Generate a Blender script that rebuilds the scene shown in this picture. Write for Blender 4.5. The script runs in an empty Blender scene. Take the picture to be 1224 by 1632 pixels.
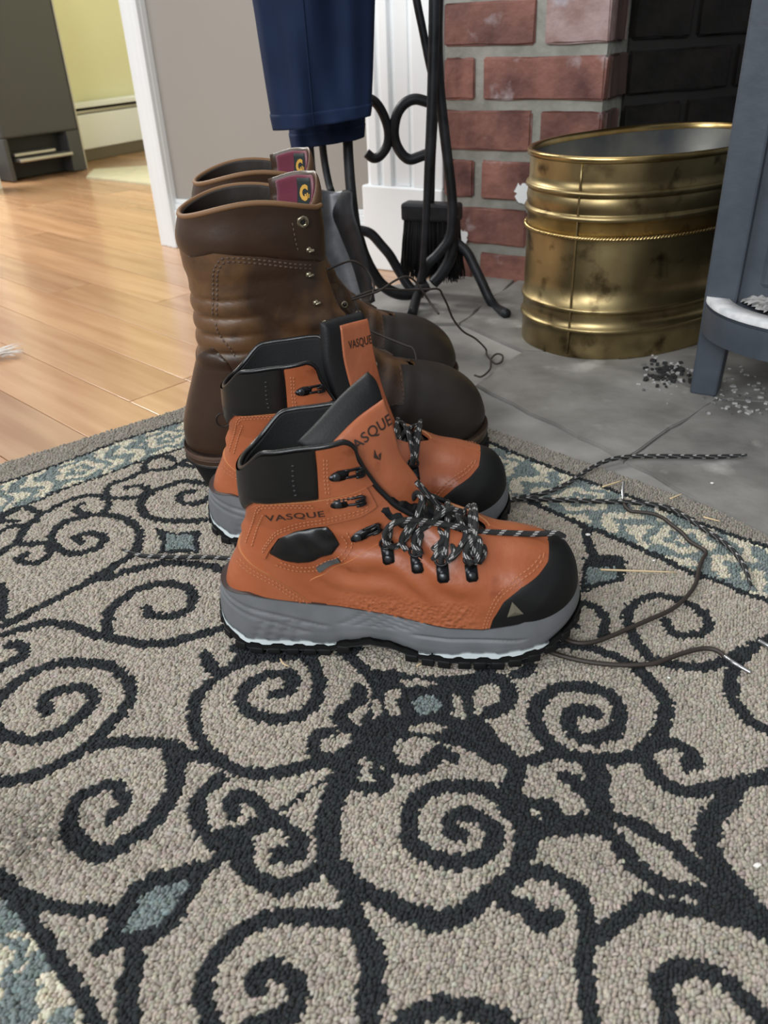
import bpy, bmesh, random, time
import numpy as np
from math import *
from mathutils import Vector, Matrix
T0 = time.time()
random.seed(7); RNG = np.random.default_rng(11)
SC = bpy.context.scene; COL = SC.collection

# ------------------------------------------------------------------ camera
F = 1300.0; TH = radians(31.0); RO = radians(2.62); HC = .445
fw = np.array([0, cos(TH), -sin(TH)]); r0 = np.array([1., 0, 0]); u0 = np.array([0, sin(TH), cos(TH)])
CP = np.array([0, 0, HC])
cam = bpy.data.cameras.new('camera'); camo = bpy.data.objects.new('camera', cam); COL.objects.link(camo)
rt = r0*cos(RO)-u0*sin(RO); up = r0*sin(RO)+u0*cos(RO)
m = Matrix(((rt[0], up[0], -fw[0], 0), (rt[1], up[1], -fw[1], 0), (rt[2], up[2], -fw[2], HC), (0, 0, 0, 1)))
camo.matrix_world = m
cam.sensor_fit = 'AUTO'; cam.sensor_width = 36; cam.lens = 36*F/1632
cam.dof.use_dof = True; cam.dof.focus_distance = .74; cam.dof.aperture_fstop = 10
cam.clip_start = .01
SC.camera = camo

# ------------------------------------------------------------------ light
SC.view_settings.view_transform = 'Standard'; SC.view_settings.look = 'None'
SC.view_settings.gamma = 1; SC.view_settings.use_curve_mapping = False
SC.view_settings.exposure = 0.0
w = bpy.data.worlds.new('room_ambient'); SC.world = w; w.use_nodes = True
w.node_tree.nodes['Background'].inputs[0].default_value = (.93, .97, 1, 1)
w.node_tree.nodes['Background'].inputs[1].default_value = .33
def area(name, loc, target, sx, sy, power, col):
    l = bpy.data.lights.new(name, 'AREA'); l.shape = 'RECTANGLE'; l.size = sx; l.size_y = sy; l.energy = power; l.color = col
    o = bpy.data.objects.new(name, l); COL.objects.link(o); o.location = loc
    o.rotation_euler = (Vector(target)-Vector(loc)).to_track_quat('-Z', 'Y').to_euler(); return o
area('window_light', (-2.1, -.1, 1.8), (0, 1.0, .1), 1.4, 1.3, 36, (.95, .98, 1))
area('rear_fill_light', (-.9, -1.9, 1.7), (.1, 1.0, .2), 1.7, 1.3, 74, (.94, .98, 1))  # added fill behind the camera to brighten near sides; no window known there
area('ceiling_light', (.1, .9, 2.4), (0, .9, 0), 1.2, 1.2, 10, (1, .97, .92))
area('green_room_light', (-1.9, 2.9, 2.2), (-1.0, 3.4, .1), 1.0, 1.0, 120, (1, .99, .95))

# ------------------------------------------------------------------ picture ray helpers
def ray(x, y):
    dx, dy = x-612, y-816
    return fw*F+r0*(dx*cos(RO)-dy*sin(RO))-u0*(dx*sin(RO)+dy*cos(RO))
def G(x, y, z=0.): r = ray(x, y); return CP+r*((z-HC)/r[2])
def PY(x, y, Y): r = ray(x, y); return CP+r*(Y/r[1])
def V(x, y, p, d):
    n = np.array([-d[1], d[0], 0.]); r = ray(x, y); p = np.array([p[0], p[1], 0.])
    return CP+r*(np.dot(p-CP, n)/np.dot(r, n))

# ------------------------------------------------------------------ object helpers
def new_obj(name, data, parent=None):
    o = bpy.data.objects.new(name, data); COL.objects.link(o)
    if parent is not None: o.parent = parent
    return o
def mesh(name, v, f, m=None, parent=None, smooth=True, uv=None):
    me = bpy.data.meshes.new(name)
    v = np.asarray(v, dtype=float).reshape(-1, 3)
    me.from_pydata(v.tolist(), [], [tuple(int(i) for i in q) for q in f])
    if smooth: me.shade_smooth()
    if uv is not None:
        lay = me.uv_layers.new(name='UVMap'); li = np.zeros(len(me.loops), dtype=np.int32)
        me.loops.foreach_get('vertex_index', li); lay.data.foreach_set('uv', np.asarray(uv, dtype=np.float32)[li].ravel())
    if m is not None: me.materials.append(m)
    return new_obj(name, me, parent)
def empty(name, loc=(0, 0, 0), rz=0):
    o = new_obj(name, None); o.location = loc; o.rotation_euler = (0, 0, rz); o.empty_display_size = .05; return o
def tag(o, label=None, cat=None, group=None, kind=None):
    if label: o['label'] = label
    if cat: o['category'] = cat
    if group: o['group'] = group
    if kind: o['kind'] = kind
    return o
def grid_faces(nr, nc, close=False, flip=False):
    f = []
    for i in range(nr-1):
        for j in range(nc if close else nc-1):
            k = (j+1) % nc
            q = (i*nc+j, i*nc+k, (i+1)*nc+k, (i+1)*nc+j)
            f.append(q[::-1] if flip else q)
    return f
def catmull(pts, n):
    P = np.asarray(pts, float); m = len(P)
    if m == 2: return P[0]+(P[1]-P[0])*np.linspace(0, 1, n)[:, None]
    Q = np.vstack([2*P[0]-P[1], P, 2*P[-1]-P[-2]])
    d = np.linalg.norm(np.diff(P, axis=0), axis=1)**.5+1e-9; s = np.r_[0, np.cumsum(d)]; s /= s[-1]
    out = []
    for t in np.linspace(0, 1, n):
        i = min(int(np.searchsorted(s, t, side='right'))-1, m-2); u = (t-s[i])/(s[i+1]-s[i])
        a, b, c, e = Q[i], Q[i+1], Q[i+2], Q[i+3]
        out.append(.5*((2*b)+(-a+c)*u+(2*a-5*b+4*c-e)*u*u+(-a+3*b-3*c+e)*u**3))
    return np.array(out)
def tube(pts, r, n=10, sm=None, flat=1.0):
    P = catmull(pts, sm) if sm else np.asarray(pts, float)
    m = len(P); R = np.interp(np.linspace(0, 1, m), np.linspace(0, 1, len(np.atleast_1d(r))), np.atleast_1d(r)) if np.ndim(r) else np.full(m, r)
    T = np.gradient(P, axis=0); T /= np.linalg.norm(T, axis=1)[:, None]+1e-12
    a = np.array([0, 0, 1.]) if abs(T[0][2]) < .9 else np.array([1., 0, 0])
    N = np.cross(T[0], a); N /= np.linalg.norm(N); v = []; uv = []; L = 0
    for i in range(m):
        N = N-T[i]*np.dot(N, T[i]); N /= np.linalg.norm(N); B = np.cross(T[i], N)
        if i: L += np.linalg.norm(P[i]-P[i-1])
        for j in range(n):
            t = 2*pi*j/n; v.append(P[i]+R[i]*(cos(t)*N+sin(t)*B*flat)); uv.append((j/n, L))
    f = grid_faces(m, n, True)
    f += [tuple(range(n))[::-1], tuple(range((m-1)*n, m*n))]
    return np.array(v), f, np.array(uv)
class MB:
    def __init__(s): s.v = []; s.f = []; s.uv = []; s.n = 0
    def add(s, v, f, uv=None):
        v = np.asarray(v, float).reshape(-1, 3); s.v.append(v); s.f += [tuple(i+s.n for i in q) for q in f]
        s.uv.append(np.zeros((len(v), 2)) if uv is None else uv); s.n += len(v); return s
    def tube(s, *a, **k): return s.add(*tube(*a, **k))
    def box(s, c, sz, R=None, bev=0, taper=(1, 1)):
        v, f = box_vf(sz, bev, taper)
        if R is not None: v = v@np.asarray(R).T
        return s.add(v+np.asarray(c), f)
    def build(s, name, m, parent=None, smooth=True): return mesh(name, np.vstack(s.v), s.f, m, parent, smooth, np.vstack(s.uv))
def box_vf(sz, bev=0, taper=(1, 1)):
    bm = bmesh.new(); bmesh.ops.create_cube(bm, size=1)
    for v in bm.verts:
        k = taper if v.co.z > 0 else (1, 1)
        v.co = Vector((v.co.x*sz[0]*k[0], v.co.y*sz[1]*k[1], v.co.z*sz[2]))
    if bev: bmesh.ops.bevel(bm, geom=bm.edges[:], offset=bev, segments=2, affect='EDGES', profile=.5)
    v = np.array([x.co[:] for x in bm.verts]); f = [tuple(i.index for i in q.verts) for q in bm.faces]; bm.free(); return v, f
def rotz(a): return np.array([[cos(a), -sin(a), 0], [sin(a), cos(a), 0], [0, 0, 1.]])
def frame3(x, z):  # columns x,y,z
    x = np.asarray(x, float); x = x/np.linalg.norm(x); z = np.asarray(z, float); z = z-x*np.dot(x, z); z /= np.linalg.norm(z)
    return np.column_stack([x, np.cross(z, x), z])
def prism(poly, h, bev=0):
    bm = bmesh.new(); vs = [bm.verts.new((p[0], p[1], 0)) for p in poly]; fc = bm.faces.new(vs)
    r = bmesh.ops.extrude_face_region(bm, geom=[fc])
    for e in r['geom']:
        if isinstance(e, bmesh.types.BMVert): e.co.z += h
    bmesh.ops.recalc_face_normals(bm, faces=bm.faces[:])
    if bev: bmesh.ops.bevel(bm, geom=[e for e in bm.edges if e.verts[0].co.z > h*.5 and e.verts[1].co.z > h*.5], offset=bev, segments=2, affect='EDGES')
    v = np.array([x.co[:] for x in bm.verts]); bm.verts.index_update(); f = [tuple(i.index for i in q.verts) for q in bm.faces]; bm.free(); return v, f
def slab(Gd, th, rim=.35, both=True):  # Gd [nr,nc,3] control surface -> puffy closed slab
    nr, nc = Gd.shape[:2]
    du = np.gradient(Gd, axis=1); dv = np.gradient(Gd, axis=0); N = np.cross(du, dv); N /= np.linalg.norm(N, axis=2)[..., None]+1e-12
    i = np.minimum(np.arange(nr), np.arange(nr)[::-1])/(nr*rim*.5); j = np.minimum(np.arange(nc), np.arange(nc)[::-1])/(nc*rim*.5)
    e = np.minimum(np.minimum(i[:, None], j[None, :]), 1); h = th*np.sqrt(np.maximum(1-(1-e)**2, 0))+.0002
    a = (Gd+N*h[..., None]*.5).reshape(-1, 3); b = (Gd-N*h[..., None]*.5).reshape(-1, 3)
    f = grid_faces(nr, nc); n = nr*nc; f += [tuple(k+n for k in q[::-1]) for q in grid_faces(nr, nc)]
    rim_i = [j for j in range(nc)]+[i*nc+nc-1 for i in range(1, nr)]+[(nr-1)*nc+j for j in range(nc-2, -1, -1)]+[i*nc for i in range(nr-2, 0, -1)]
    for k in range(len(rim_i)):
        p, q = rim_i[k], rim_i[(k+1) % len(rim_i)]; f.append((q, p, p+n, q+n))
    return np.vstack([a, b]), f
def bigrid(rows, nr, nc):
    A = np.array([catmull(r, nc) for r in rows]); return np.stack([catmull(A[:, j], nr) for j in range(nc)], axis=1)

# ------------------------------------------------------------------ materials
def mat(name, col, rough=.6, metal=0, col2=None, scale=20, bump=0, bscale=None, spec=.5, coat=0, detail=6, ramp=(.35, .65), stretch=None, col3=None, scale3=60, fac3=.5, sheen=0, var=False, bdist=.001):
    m = bpy.data.materials.new(name); m.use_nodes = True; nt = m.node_tree; b = nt.nodes['Principled BSDF']
    b.inputs['Base Color'].default_value = (*col, 1); b.inputs['Roughness'].default_value = rough; b.inputs['Metallic'].default_value = metal
    b.inputs['Specular IOR Level'].default_value = spec; b.inputs['Coat Weight'].default_value = coat; b.inputs['Coat Roughness'].default_value = .15
    if sheen: b.inputs['Sheen Weight'].default_value = sheen
    tc = nt.nodes.new('ShaderNodeTexCoord'); src = tc.outputs['Object']
    if stretch:
        mp = nt.nodes.new('ShaderNodeMapping'); mp.inputs['Scale'].default_value = stretch; nt.links.new(src, mp.inputs[0]); src = mp.outputs[0]
    if var:
        oi_ = nt.nodes.new('ShaderNodeObjectInfo'); ml = nt.nodes.new('ShaderNodeMath'); ml.operation = 'MULTIPLY'; ml.inputs[1].default_value = 37.0; nt.links.new(oi_.outputs['Random'], ml.inputs[0])
        va = nt.nodes.new('ShaderNodeVectorMath'); nt.links.new(src, va.inputs[0]); nt.links.new(ml.outputs[0], va.inputs[1]); src = va.outputs[0]
    out = None
    if col2 is not None:
        n = nt.nodes.new('ShaderNodeTexNoise'); n.inputs['Scale'].default_value = scale; n.inputs['Detail'].default_value = detail
        nt.links.new(src, n.inputs['Vector']); r = nt.nodes.new('ShaderNodeValToRGB'); nt.links.new(n.outputs['Fac'], r.inputs[0])
        r.color_ramp.elements[0].position = ramp[0]; r.color_ramp.elements[1].position = ramp[1]
        r.color_ramp.elements[0].color = (*col, 1); r.color_ramp.elements[1].color = (*col2, 1); out = r.outputs[0]
        if col3 is not None:
            n3 = nt.nodes.new('ShaderNodeTexNoise'); n3.inputs['Scale'].default_value = scale3; n3.inputs['Detail'].default_value = 8
            nt.links.new(src, n3.inputs['Vector']); r3 = nt.nodes.new('ShaderNodeValToRGB'); nt.links.new(n3.outputs['Fac'], r3.inputs[0])
            r3.color_ramp.elements[0].position = fac3; r3.color_ramp.elements[1].position = fac3+.12
            mx = nt.nodes.new('ShaderNodeMix'); mx.data_type = 'RGBA'; nt.links.new(r3.outputs[0], mx.inputs['Factor'])
            nt.links.new(out, mx.inputs['A']); mx.inputs['B'].default_value = (*col3, 1); out = mx.outputs['Result']
        nt.links.new(out, b.inputs['Base Color'])
    if bump:
        n2 = nt.nodes.new('ShaderNodeTexNoise'); n2.inputs['Scale'].default_value = bscale or scale*4; n2.inputs['Detail'].default_value = 5
        nt.links.new(src, n2.inputs['Vector']); bp = nt.nodes.new('ShaderNodeBump'); bp.inputs['Strength'].default_value = bump; bp.inputs['Distance'].default_value = bdist
        nt.links.new(n2.outputs['Fac'], bp.inputs['Height']); nt.links.new(bp.outputs[0], b.inputs['Normal'])
    return m
def obj_random(m, lo, hi, hue=0):  # per-object brightness variation of a material
    nt = m.node_tree; b = nt.nodes['Principled BSDF']; oi = nt.nodes.new('ShaderNodeObjectInfo')
    mr = nt.nodes.new('ShaderNodeMapRange'); mr.inputs['To Min'].default_value = lo; mr.inputs['To Max'].default_value = hi
    nt.links.new(oi.outputs['Random'], mr.inputs['Value']); hs = nt.nodes.new('ShaderNodeHueSaturation'); nt.links.new(mr.outputs[0], hs.inputs['Value'])
    inp = b.inputs['Base Color']
    if inp.links: nt.links.new(inp.links[0].from_socket, hs.inputs['Color'])
    else: hs.inputs['Color'].default_value = inp.default_value
    nt.links.new(hs.outputs[0], inp); return m
M = {}
M['white'] = mat('white_paint', (.74, .77, .78), .4)
M['white_b'] = mat('lit_trim_and_splash_white', (.86, .88, .89), .4)  # white lightened to put the pilaster's stronger light into colour; splashes share it
M['wall'] = mat('greige_paint', (.315, .295, .268), .8)
M['green'] = mat('green_paint', (.66, .64, .43), .8)
M['appliance'] = mat('dark_grey_enamel', (.045, .045, .045), .45)
M['black_rec'] = mat('black_recess', (.008, .008, .008), .6)
M['silver'] = mat('brushed_silver', (.45, .43, .40), .35, .9)
M['toekick'] = mat('brown_vinyl', (.13, .11, .08), .6)
M['mat'] = mat('pale_mat', (.50, .45, .30), .9, col2=(.42, .40, .28), scale=30)
M['wood'] = obj_random(mat('maple_plank', (.36, .19, .095), .24, col2=(.47, .275, .15), scale=3, stretch=(1, 12, 1), bump=.05, bscale=6, coat=.3, var=True), .80, 1.12)
M['gap'] = mat('dark_gap', (.12, .06, .03), .8)
M['slate'] = obj_random(mat('grey_slate', (.125, .12, .112), .6, col2=(.27, .26, .245), scale=12, bump=1, bscale=30, bdist=.0025, ramp=(.3, .70), col3=(.36, .35, .33), scale3=14, fac3=.6, var=True), .85, 1.1)
M['slate_dirt'] = mat('sooty_mortar', (.16, .155, .147), .8, col2=(.27, .26, .245), scale=12, bump=.4)
M['brick'] = obj_random(mat('red_brick', (.095, .036, .032), .7, col2=(.29, .125, .095), scale=16, bump=1, bscale=60, bdist=.003, ramp=(.3, .68), col3=(.40, .34, .35), scale3=17, fac3=.61, var=True), .8, 1.2)
M['brick_pale'] = obj_random(mat('pale_washed_brick', (.19, .095, .08), .75, col2=(.36, .27, .26), scale=14, bump=1, bscale=60, bdist=.003, ramp=(.3, .65), col3=(.45, .47, .55), scale3=9, fac3=.55, var=True), .9, 1.1)
M['mortar'] = mat('grey_mortar', (.24, .24, .21), .9, col2=(.34, .335, .30), scale=25, bump=1, bscale=80, bdist=.003)
M['soot'] = mat('sooted_brick', (.004, .0035, .003), .55, col2=(.013, .010, .009), scale=22, bump=1, bscale=60, bdist=.002, spec=.3)
M['soot_red'] = mat('sooted_red_brick', (.05, .028, .022), .7, col2=(.075, .04, .03), scale=22, bump=.8, bscale=60)
M['soot_m'] = mat('sooted_mortar', (.014, .013, .012), .9, bump=.6, bscale=90)
M['iron'] = mat('black_wrought_iron', (.006, .0065, .008), .48, 0, col2=(.018, .019, .023), scale=40, bump=.15, spec=.3)
M['iron_grey'] = mat('worn_grey_steel', (.07, .075, .085), .42, .5, col2=(.17, .17, .18), scale=25, bump=.1)
M['stove'] = mat('slate_blue_cast_iron', (.040, .049, .064), .5, .1, col2=(.068, .080, .098), scale=18, bump=.35, bscale=90, ramp=(.3, .75))
M['ash'] = mat('white_ash', (.42, .41, .40), .95, col2=(.10, .10, .10), scale=60, bump=1, bscale=150, ramp=(.45, .6))
M['ash_w'] = mat('pale_ash_coat', (.60, .60, .60), .95, col2=(.45, .46, .47), scale=60, bump=.5)
M['char'] = mat('charcoal', (.02, .02, .02), .9)
M['brass'] = mat('aged_brass', (.46, .36, .18), .36, 1, col2=(.20, .145, .07), scale=11, bump=.12, bscale=14, ramp=(.38, .7), col3=(.10, .07, .035), scale3=24, fac3=.58)
M['brass_hi'] = mat('bright_brass', (.62, .47, .22), .28, 1, col2=(.34, .22, .08), scale=14)
M['bucket_in'] = mat('tarnished_tin', (.10, .11, .12), .45, .7, col2=(.28, .27, .24), scale=9, bump=.2)
M['navy'] = mat('navy_softshell_cloth', (.006, .014, .040), .8, col2=(.010, .021, .058), scale=8, bump=.1, bscale=300, spec=.2)
M['navy_d'] = mat('dark_navy_lining', (.006, .009, .02), .9)
M['orange'] = mat('orange_brown_leather', (.27, .067, .022), .36, col2=(.375, .115, .050), scale=14, bump=.35, bscale=160, ramp=(.3, .7), col3=(.21, .05, .017), scale3=40, fac3=.62, spec=.5)
def emboss(m):  # pressed pebble texture along the lower vamp
    nt = m.node_tree; b = nt.nodes['Principled BSDF']; tc = nt.nodes.new('ShaderNodeTexCoord'); sp = nt.nodes.new('ShaderNodeSeparateXYZ'); nt.links.new(tc.outputs['Object'], sp.inputs[0])
    def mr(sock, a, c, lo=0, hi=1):
        n = nt.nodes.new('ShaderNodeMapRange'); n.interpolation_type = 'SMOOTHSTEP'; n.inputs['From Min'].default_value = a; n.inputs['From Max'].default_value = c; n.inputs['To Min'].default_value = lo; n.inputs['To Max'].default_value = hi; nt.links.new(sock, n.inputs['Value']); return n.outputs[0]
    def mu(p, q):
        n = nt.nodes.new('ShaderNodeMath'); n.operation = 'MULTIPLY'; nt.links.new(p, n.inputs[0]); nt.links.new(q, n.inputs[1]); return n.outputs[0]
    mask = mu(mr(sp.outputs[2], .050, .066, 1, 0), mu(mr(sp.outputs[0], .10, .13), mr(sp.outputs[0], .21, .23, 1, 0)))
    vo = nt.nodes.new('ShaderNodeTexVoronoi'); vo.inputs['Scale'].default_value = 330; vo.feature = 'SMOOTH_F1'; nt.links.new(tc.outputs['Object'], vo.inputs['Vector'])
    bp = nt.nodes.new('ShaderNodeBump'); bp.inputs['Distance'].default_value = .0016; bp.inputs['Strength'].default_value = .9; nt.links.new(mu(vo.outputs['Distance'], mask), bp.inputs['Height'])
    if b.inputs['Normal'].links: nt.links.new(b.inputs['Normal'].links[0].from_socket, bp.inputs['Normal'])
    nt.links.new(bp.outputs[0], b.inputs['Normal'])
emboss(M['orange'])
M['orange_edge'] = mat('tan_cut_leather_edge', (.50, .22, .09), .6)
M['black_l'] = mat('black_padded_leather', (.006, .0062, .007), .30, bump=.12, bscale=350)
M['black_r'] = mat('matt_black_rubber', (.006, .006, .0065), .6, spec=.25, bump=.15, bscale=500)
M['tongue_cloth'] = mat('matt_black_neoprene', (.006, .006, .007), .55, bump=.2, bscale=500, spec=.35)
M['black_mesh'] = mat('black_lining_mesh', (.005, .005, .0055), .9, bump=.5, bscale=700)
M['grey_eva'] = mat('grey_foam_midsole', (.110, .115, .123), .55, col2=(.135, .14, .15), scale=40)
M['white_eva'] = mat('pale_foam_insert', (.60, .66, .68), .5)
M['hook'] = mat('black_metal_hook', (.014, .014, .016), .22, .6)
M['rivet'] = mat('gunmetal_rivet', (.06, .065, .07), .3, .8)
M['thread'] = mat('rust_thread', (.38, .13, .055), .7)
M['thread_b'] = mat('black_thread', (.004, .004, .004), .6)
M['letters'] = mat('burnt_lettering', (.025, .012, .008), .6)
M['badge'] = mat('pewter_badge', (.22, .20, .15), .35, .6)
M['label_g'] = mat('grey_woven_tag', (.07, .07, .07), .6)
M['brown'] = mat('oiled_brown_leather', (.042, .023, .014), .40, col2=(.135, .066, .027), scale=13, bump=.3, bscale=160, ramp=(.44, .60), col3=(.034, .020, .015), scale3=13, fac3=.56)
M['brown_d'] = mat('dark_oiled_leather', (.011, .008, .0065), .5, col2=(.020, .013, .009), scale=10, bump=.25, bscale=120)
M['brown_m'] = mat('mid_brown_leather', (.026, .014, .009), .34, col2=(.050, .027, .016), scale=10, spec=.35, bump=.2, bscale=160)
M['tan_edge'] = mat('raw_tan_edge', (.17, .085, .035), .65)
M['welt'] = mat('brown_leather_welt', (.065, .034, .026), .55, col2=(.09, .055, .035), scale=30)
M['maroon'] = mat('maroon_cloth', (.11, .008, .026), .85, bump=.3, bscale=500, sheen=.3)
M['patch'] = mat('dark_woven_label', (.012, .018, .018), .8)
M['yellow'] = mat('yellow_stitch', (.55, .30, .05), .7)
M['eyelet'] = mat('aged_brass_eyelet', (.42, .37, .26), .3, .9, col2=(.2, .18, .13), scale=200)
M['lace_br'] = mat('waxed_brown_lace', (.028, .020, .016), .55)
M['aglet'] = mat('metal_aglet', (.45, .45, .46), .25, .9)
M['straw'] = mat('dry_straw', (.62, .47, .28), .7)
M['crumb'] = mat('pale_crumb', (.75, .72, .68), .8)
M['rug_base'] = mat('rug_backing', (.10, .09, .08), .95)
def lace_material():
    m = bpy.data.materials.new('black_lace_with_white_flecks'); m.use_nodes = True; nt = m.node_tree; b = nt.nodes['Principled BSDF']
    b.inputs['Roughness'].default_value = .7
    uv = nt.nodes.new('ShaderNodeUVMap'); sp = nt.nodes.new('ShaderNodeSeparateXYZ'); nt.links.new(uv.outputs[0], sp.inputs[0])
    def ma(op, a, bb=None, c=None):
        n = nt.nodes.new('ShaderNodeMath'); n.operation = op
        for i, x in enumerate((a, bb, c)):
            if x is None: continue
            if isinstance(x, (int, float)): n.inputs[i].default_value = x
            else: nt.links.new(x, n.inputs[i])
        return n.outputs[0]
    u, v = sp.outputs[0], sp.outputs[1]
    ph = ma('FRACT', ma('ADD', ma('MULTIPLY', v, 72), ma('MULTIPLY', u, 1.0)))
    on = ma('LESS_THAN', ph, .28)
    st = ma('FRACT', ma('MULTIPLY', u, 8)); on2 = ma('GREATER_THAN', st, .45)
    fac = ma('MULTIPLY', on, on2)
    # braid
    br = ma('SINE', ma('ADD', ma('MULTIPLY', v, 4500), ma('MULTIPLY', u, 37.7)))
    mx = nt.nodes.new('ShaderNodeMix'); mx.data_type = 'RGBA'; nt.links.new(fac, mx.inputs['Factor'])
    mx.inputs['A'].default_value = (.009, .009, .010, 1); mx.inputs['B'].default_value = (.42, .41, .40, 1)
    nt.links.new(mx.outputs['Result'], b.inputs['Base Color'])
    bp = nt.nodes.new('ShaderNodeBump'); bp.inputs['Strength'].default_value = .6; bp.inputs['Distance'].default_value = .0005
    nt.links.new(br, bp.inputs['Height']); nt.links.new(bp.outputs[0], b.inputs['Normal']); return m
M['lace'] = lace_material()
# ------------------------------------------------------------------ room structure
def wall_box(name, a, b, z0, z1, th, m, kind='structure', parent=None, side=1):
    a = np.array(a[:2]); b = np.array(b[:2]); d = b-a; L = np.hypot(*d); d /= L; n = np.array([-d[1], d[0]])*side
    v, f = box_vf((L, th, z1-z0)); v += (L/2, th/2*side, (z0+z1)/2); R = np.column_stack([[*d, 0], [-d[1], d[0], 0], [0, 0, 1]])
    v = v@R.T+np.array([*a, 0]); o = mesh(name, v, f, m, parent, False)
    if kind: o['kind'] = kind
    return o
# floor: sub floor + maple planks
PD = np.array([cos(radians(-44.7)), sin(radians(-44.7))]); PN = np.array([-PD[1], PD[0]])
fl = mesh('floor', [(-3.2, -.6, -.012), (3, -.6, -.012), (3, 5.2, -.012), (-3.2, 5.2, -.012), (-3.2, -.6, -.03), (3, -.6, -.03), (3, 5.2, -.03), (-3.2, 5.2, -.03)],
          [(0, 1, 2, 3), (7, 6, 5, 4), (0, 4, 5, 1), (1, 5, 6, 2), (2, 6, 7, 3), (3, 7, 4, 0)], M['gap'], None, False)
fl['kind'] = 'structure'
PW = .0985
def plank_mesh(L):
    v, f = box_vf((L-.0012, PW-.0012, .012), .0007); v[:, 2] -= .006
    me = bpy.data.meshes.new('plank'); me.from_pydata(v.tolist(), [], f); me.materials.append(M['wood']); return me
plm = {L: plank_mesh(L) for L in (.62, .84, 1.06)}
anchor = G(0, 405)[:2]; rr = random.Random(5)
for k in range(-28, 32):
    c0 = anchor+PN*PW*(k+.5); s = -3.2+rr.random()*.8
    while s < 3.4:
        L = rr.choice([.62, .84, 1.06]); c = c0+PD*(s+L/2); s += L
        e0 = c[0]+c[1]
        # kept where the picture can see floor: left of the hearth and a margin around
        if c[0] > .75 or c[1] < .35 or c[1] > 4.3 or c[0] < -2.3: continue
        if c[0] > .45 and c[1] < 2.2: continue
        if c[1] > 2.3 and c[0] > .1: continue
        o = new_obj('plank', plm[L], fl); o.location = (*c, 0); o.rotation_euler = (0, 0, radians(-44.7))
# pilaster beside the fireplace, flush with brick face
BA = radians(-33); bd = np.array([cos(BA), sin(BA)]); bn = np.array([-bd[1], bd[0]]); BP = np.array([.29, 1.55])
def bu(x, y): q = V(x, y, BP, bd); return float((q[:2]-BP)@bd), float(q[2])
ucorner = bu(968, 100)[0]; uleft = bu(706, 200)[0]
pl = bu(578, 297)[0]
# greige wall, casing, baseboard
cA = G(262, 393); cB = G(287, 393); WB = BP+bd*(pl+.004)+bn*.035
wd = WB-cB[:2]; wd /= np.hypot(*wd); wn = np.array([-wd[1], wd[0]])
wall_box('wall_left', cB[:2]-wd*.02+wn*.012, WB+wn*.012+wd*.02, 0, 2.3, .11, M['wall'])
bb = MB(); a0 = cB[:2]+wd*.003
for (th, z0, z1) in ((.016, 0, .085), (.011, .085, .098), (.006, .098, .108)):
    v, f = box_vf((np.hypot(*(WB-a0)), th, z1-z0), .0015); v += (np.hypot(*(WB-a0))/2, 0, (z0+z1)/2)
    R = np.column_stack([[*wd, 0], [*wn, 0], [0, 0, 1]]); bb.add(v@R.T+np.array([*(a0+wn*(.012-th/2)), 0]), f)
o = bb.build('baseboard_left', M['white'], None, False); o['kind'] = 'structure'
# door casing: stepped profile, extruded up
cs = MB(); cw = np.hypot(*(cB-cA)[:2])*1.0
for (u0_, u1_, th) in ((-cw-.005, .004, .018), (-cw*.72, -cw*.02, .024), (-cw*.25, .003, .030)):
    v, f = box_vf((u1_-u0_, th, 2.3), .002); v += ((u0_+u1_)/2, 0, 1.15); cs.add(v@R.T+np.array([*(cB[:2]+wn*(.012-th/2)), 0]), f)
v, f = box_vf((.02, .13, 2.3), .002); v += (-cw-.004, .06, 1.15); cs.add(v@R.T+np.array([*cB[:2], 0]), f)
o = cs.build('trim_1', M['white'], None, False); o['kind'] = 'structure'
# green room beyond
gA = G(140, 258); gB = G(232, 240); gd = (gB-gA)[:2]; gd /= np.hypot(*gd); gn = np.array([-gd[1], gd[0]])
hz = V(200, 155, gA, gd)[2]
wall_box('wall_back', gA[:2]-gd*.12+gn*.07, gB[:2]+gd*1.6+gn*.07, 0, 2.4, .08, M['green'])
wall_box('wall_right', gB[:2]+gd*.85, cB[:2]+wn*.14+wd*.0, 0, 2.4, .06, M['green'], side=1)
ht = empty('baseboard_heater', (*(gA[:2]), 0)); tag(ht, 'white baseboard heater with a dark slot along the green wall', 'heater')
def hb(name, u0_, u1_, v0, v1, z0, z1, m_):
    v, f = box_vf((u1_-u0_, v1-v0, z1-z0), .003); v += ((u0_+u1_)/2, (v0+v1)/2, (z0+z1)/2)
    Rg = np.column_stack([[*gd, 0], [*gn, 0], [0, 0, 1]]); return mesh(name, v@Rg.T, f, m_, ht, False)
kz = .045
hb('front_panel', -1.0, 1.6, 0, .012, kz, hz*.80, M['white']); hb('hood', -1.0, 1.6, -.004, .07, hz*.91, hz, M['white'])
hb('back_plate', -1.0, 1.6, .058, .068, kz, hz, M['black_rec']); hb('damper', -1.0, 1.6, .006, .03, hz*.81, hz*.865, M['silver'])
hb('base_strip', -1.0, 1.6, .005, .06, .0, kz, M['toekick'])
mt = mesh('floor_mat', *prism([tuple(q) for q in (G(138, 284)[:2], G(300, 303)[:2], G(300, 262)[:2], G(150, 272)[:2])], .006, .001), M['mat'], None, False)
tag(mt, 'pale flat mat lying in the doorway in front of the heater', 'mat')
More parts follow.
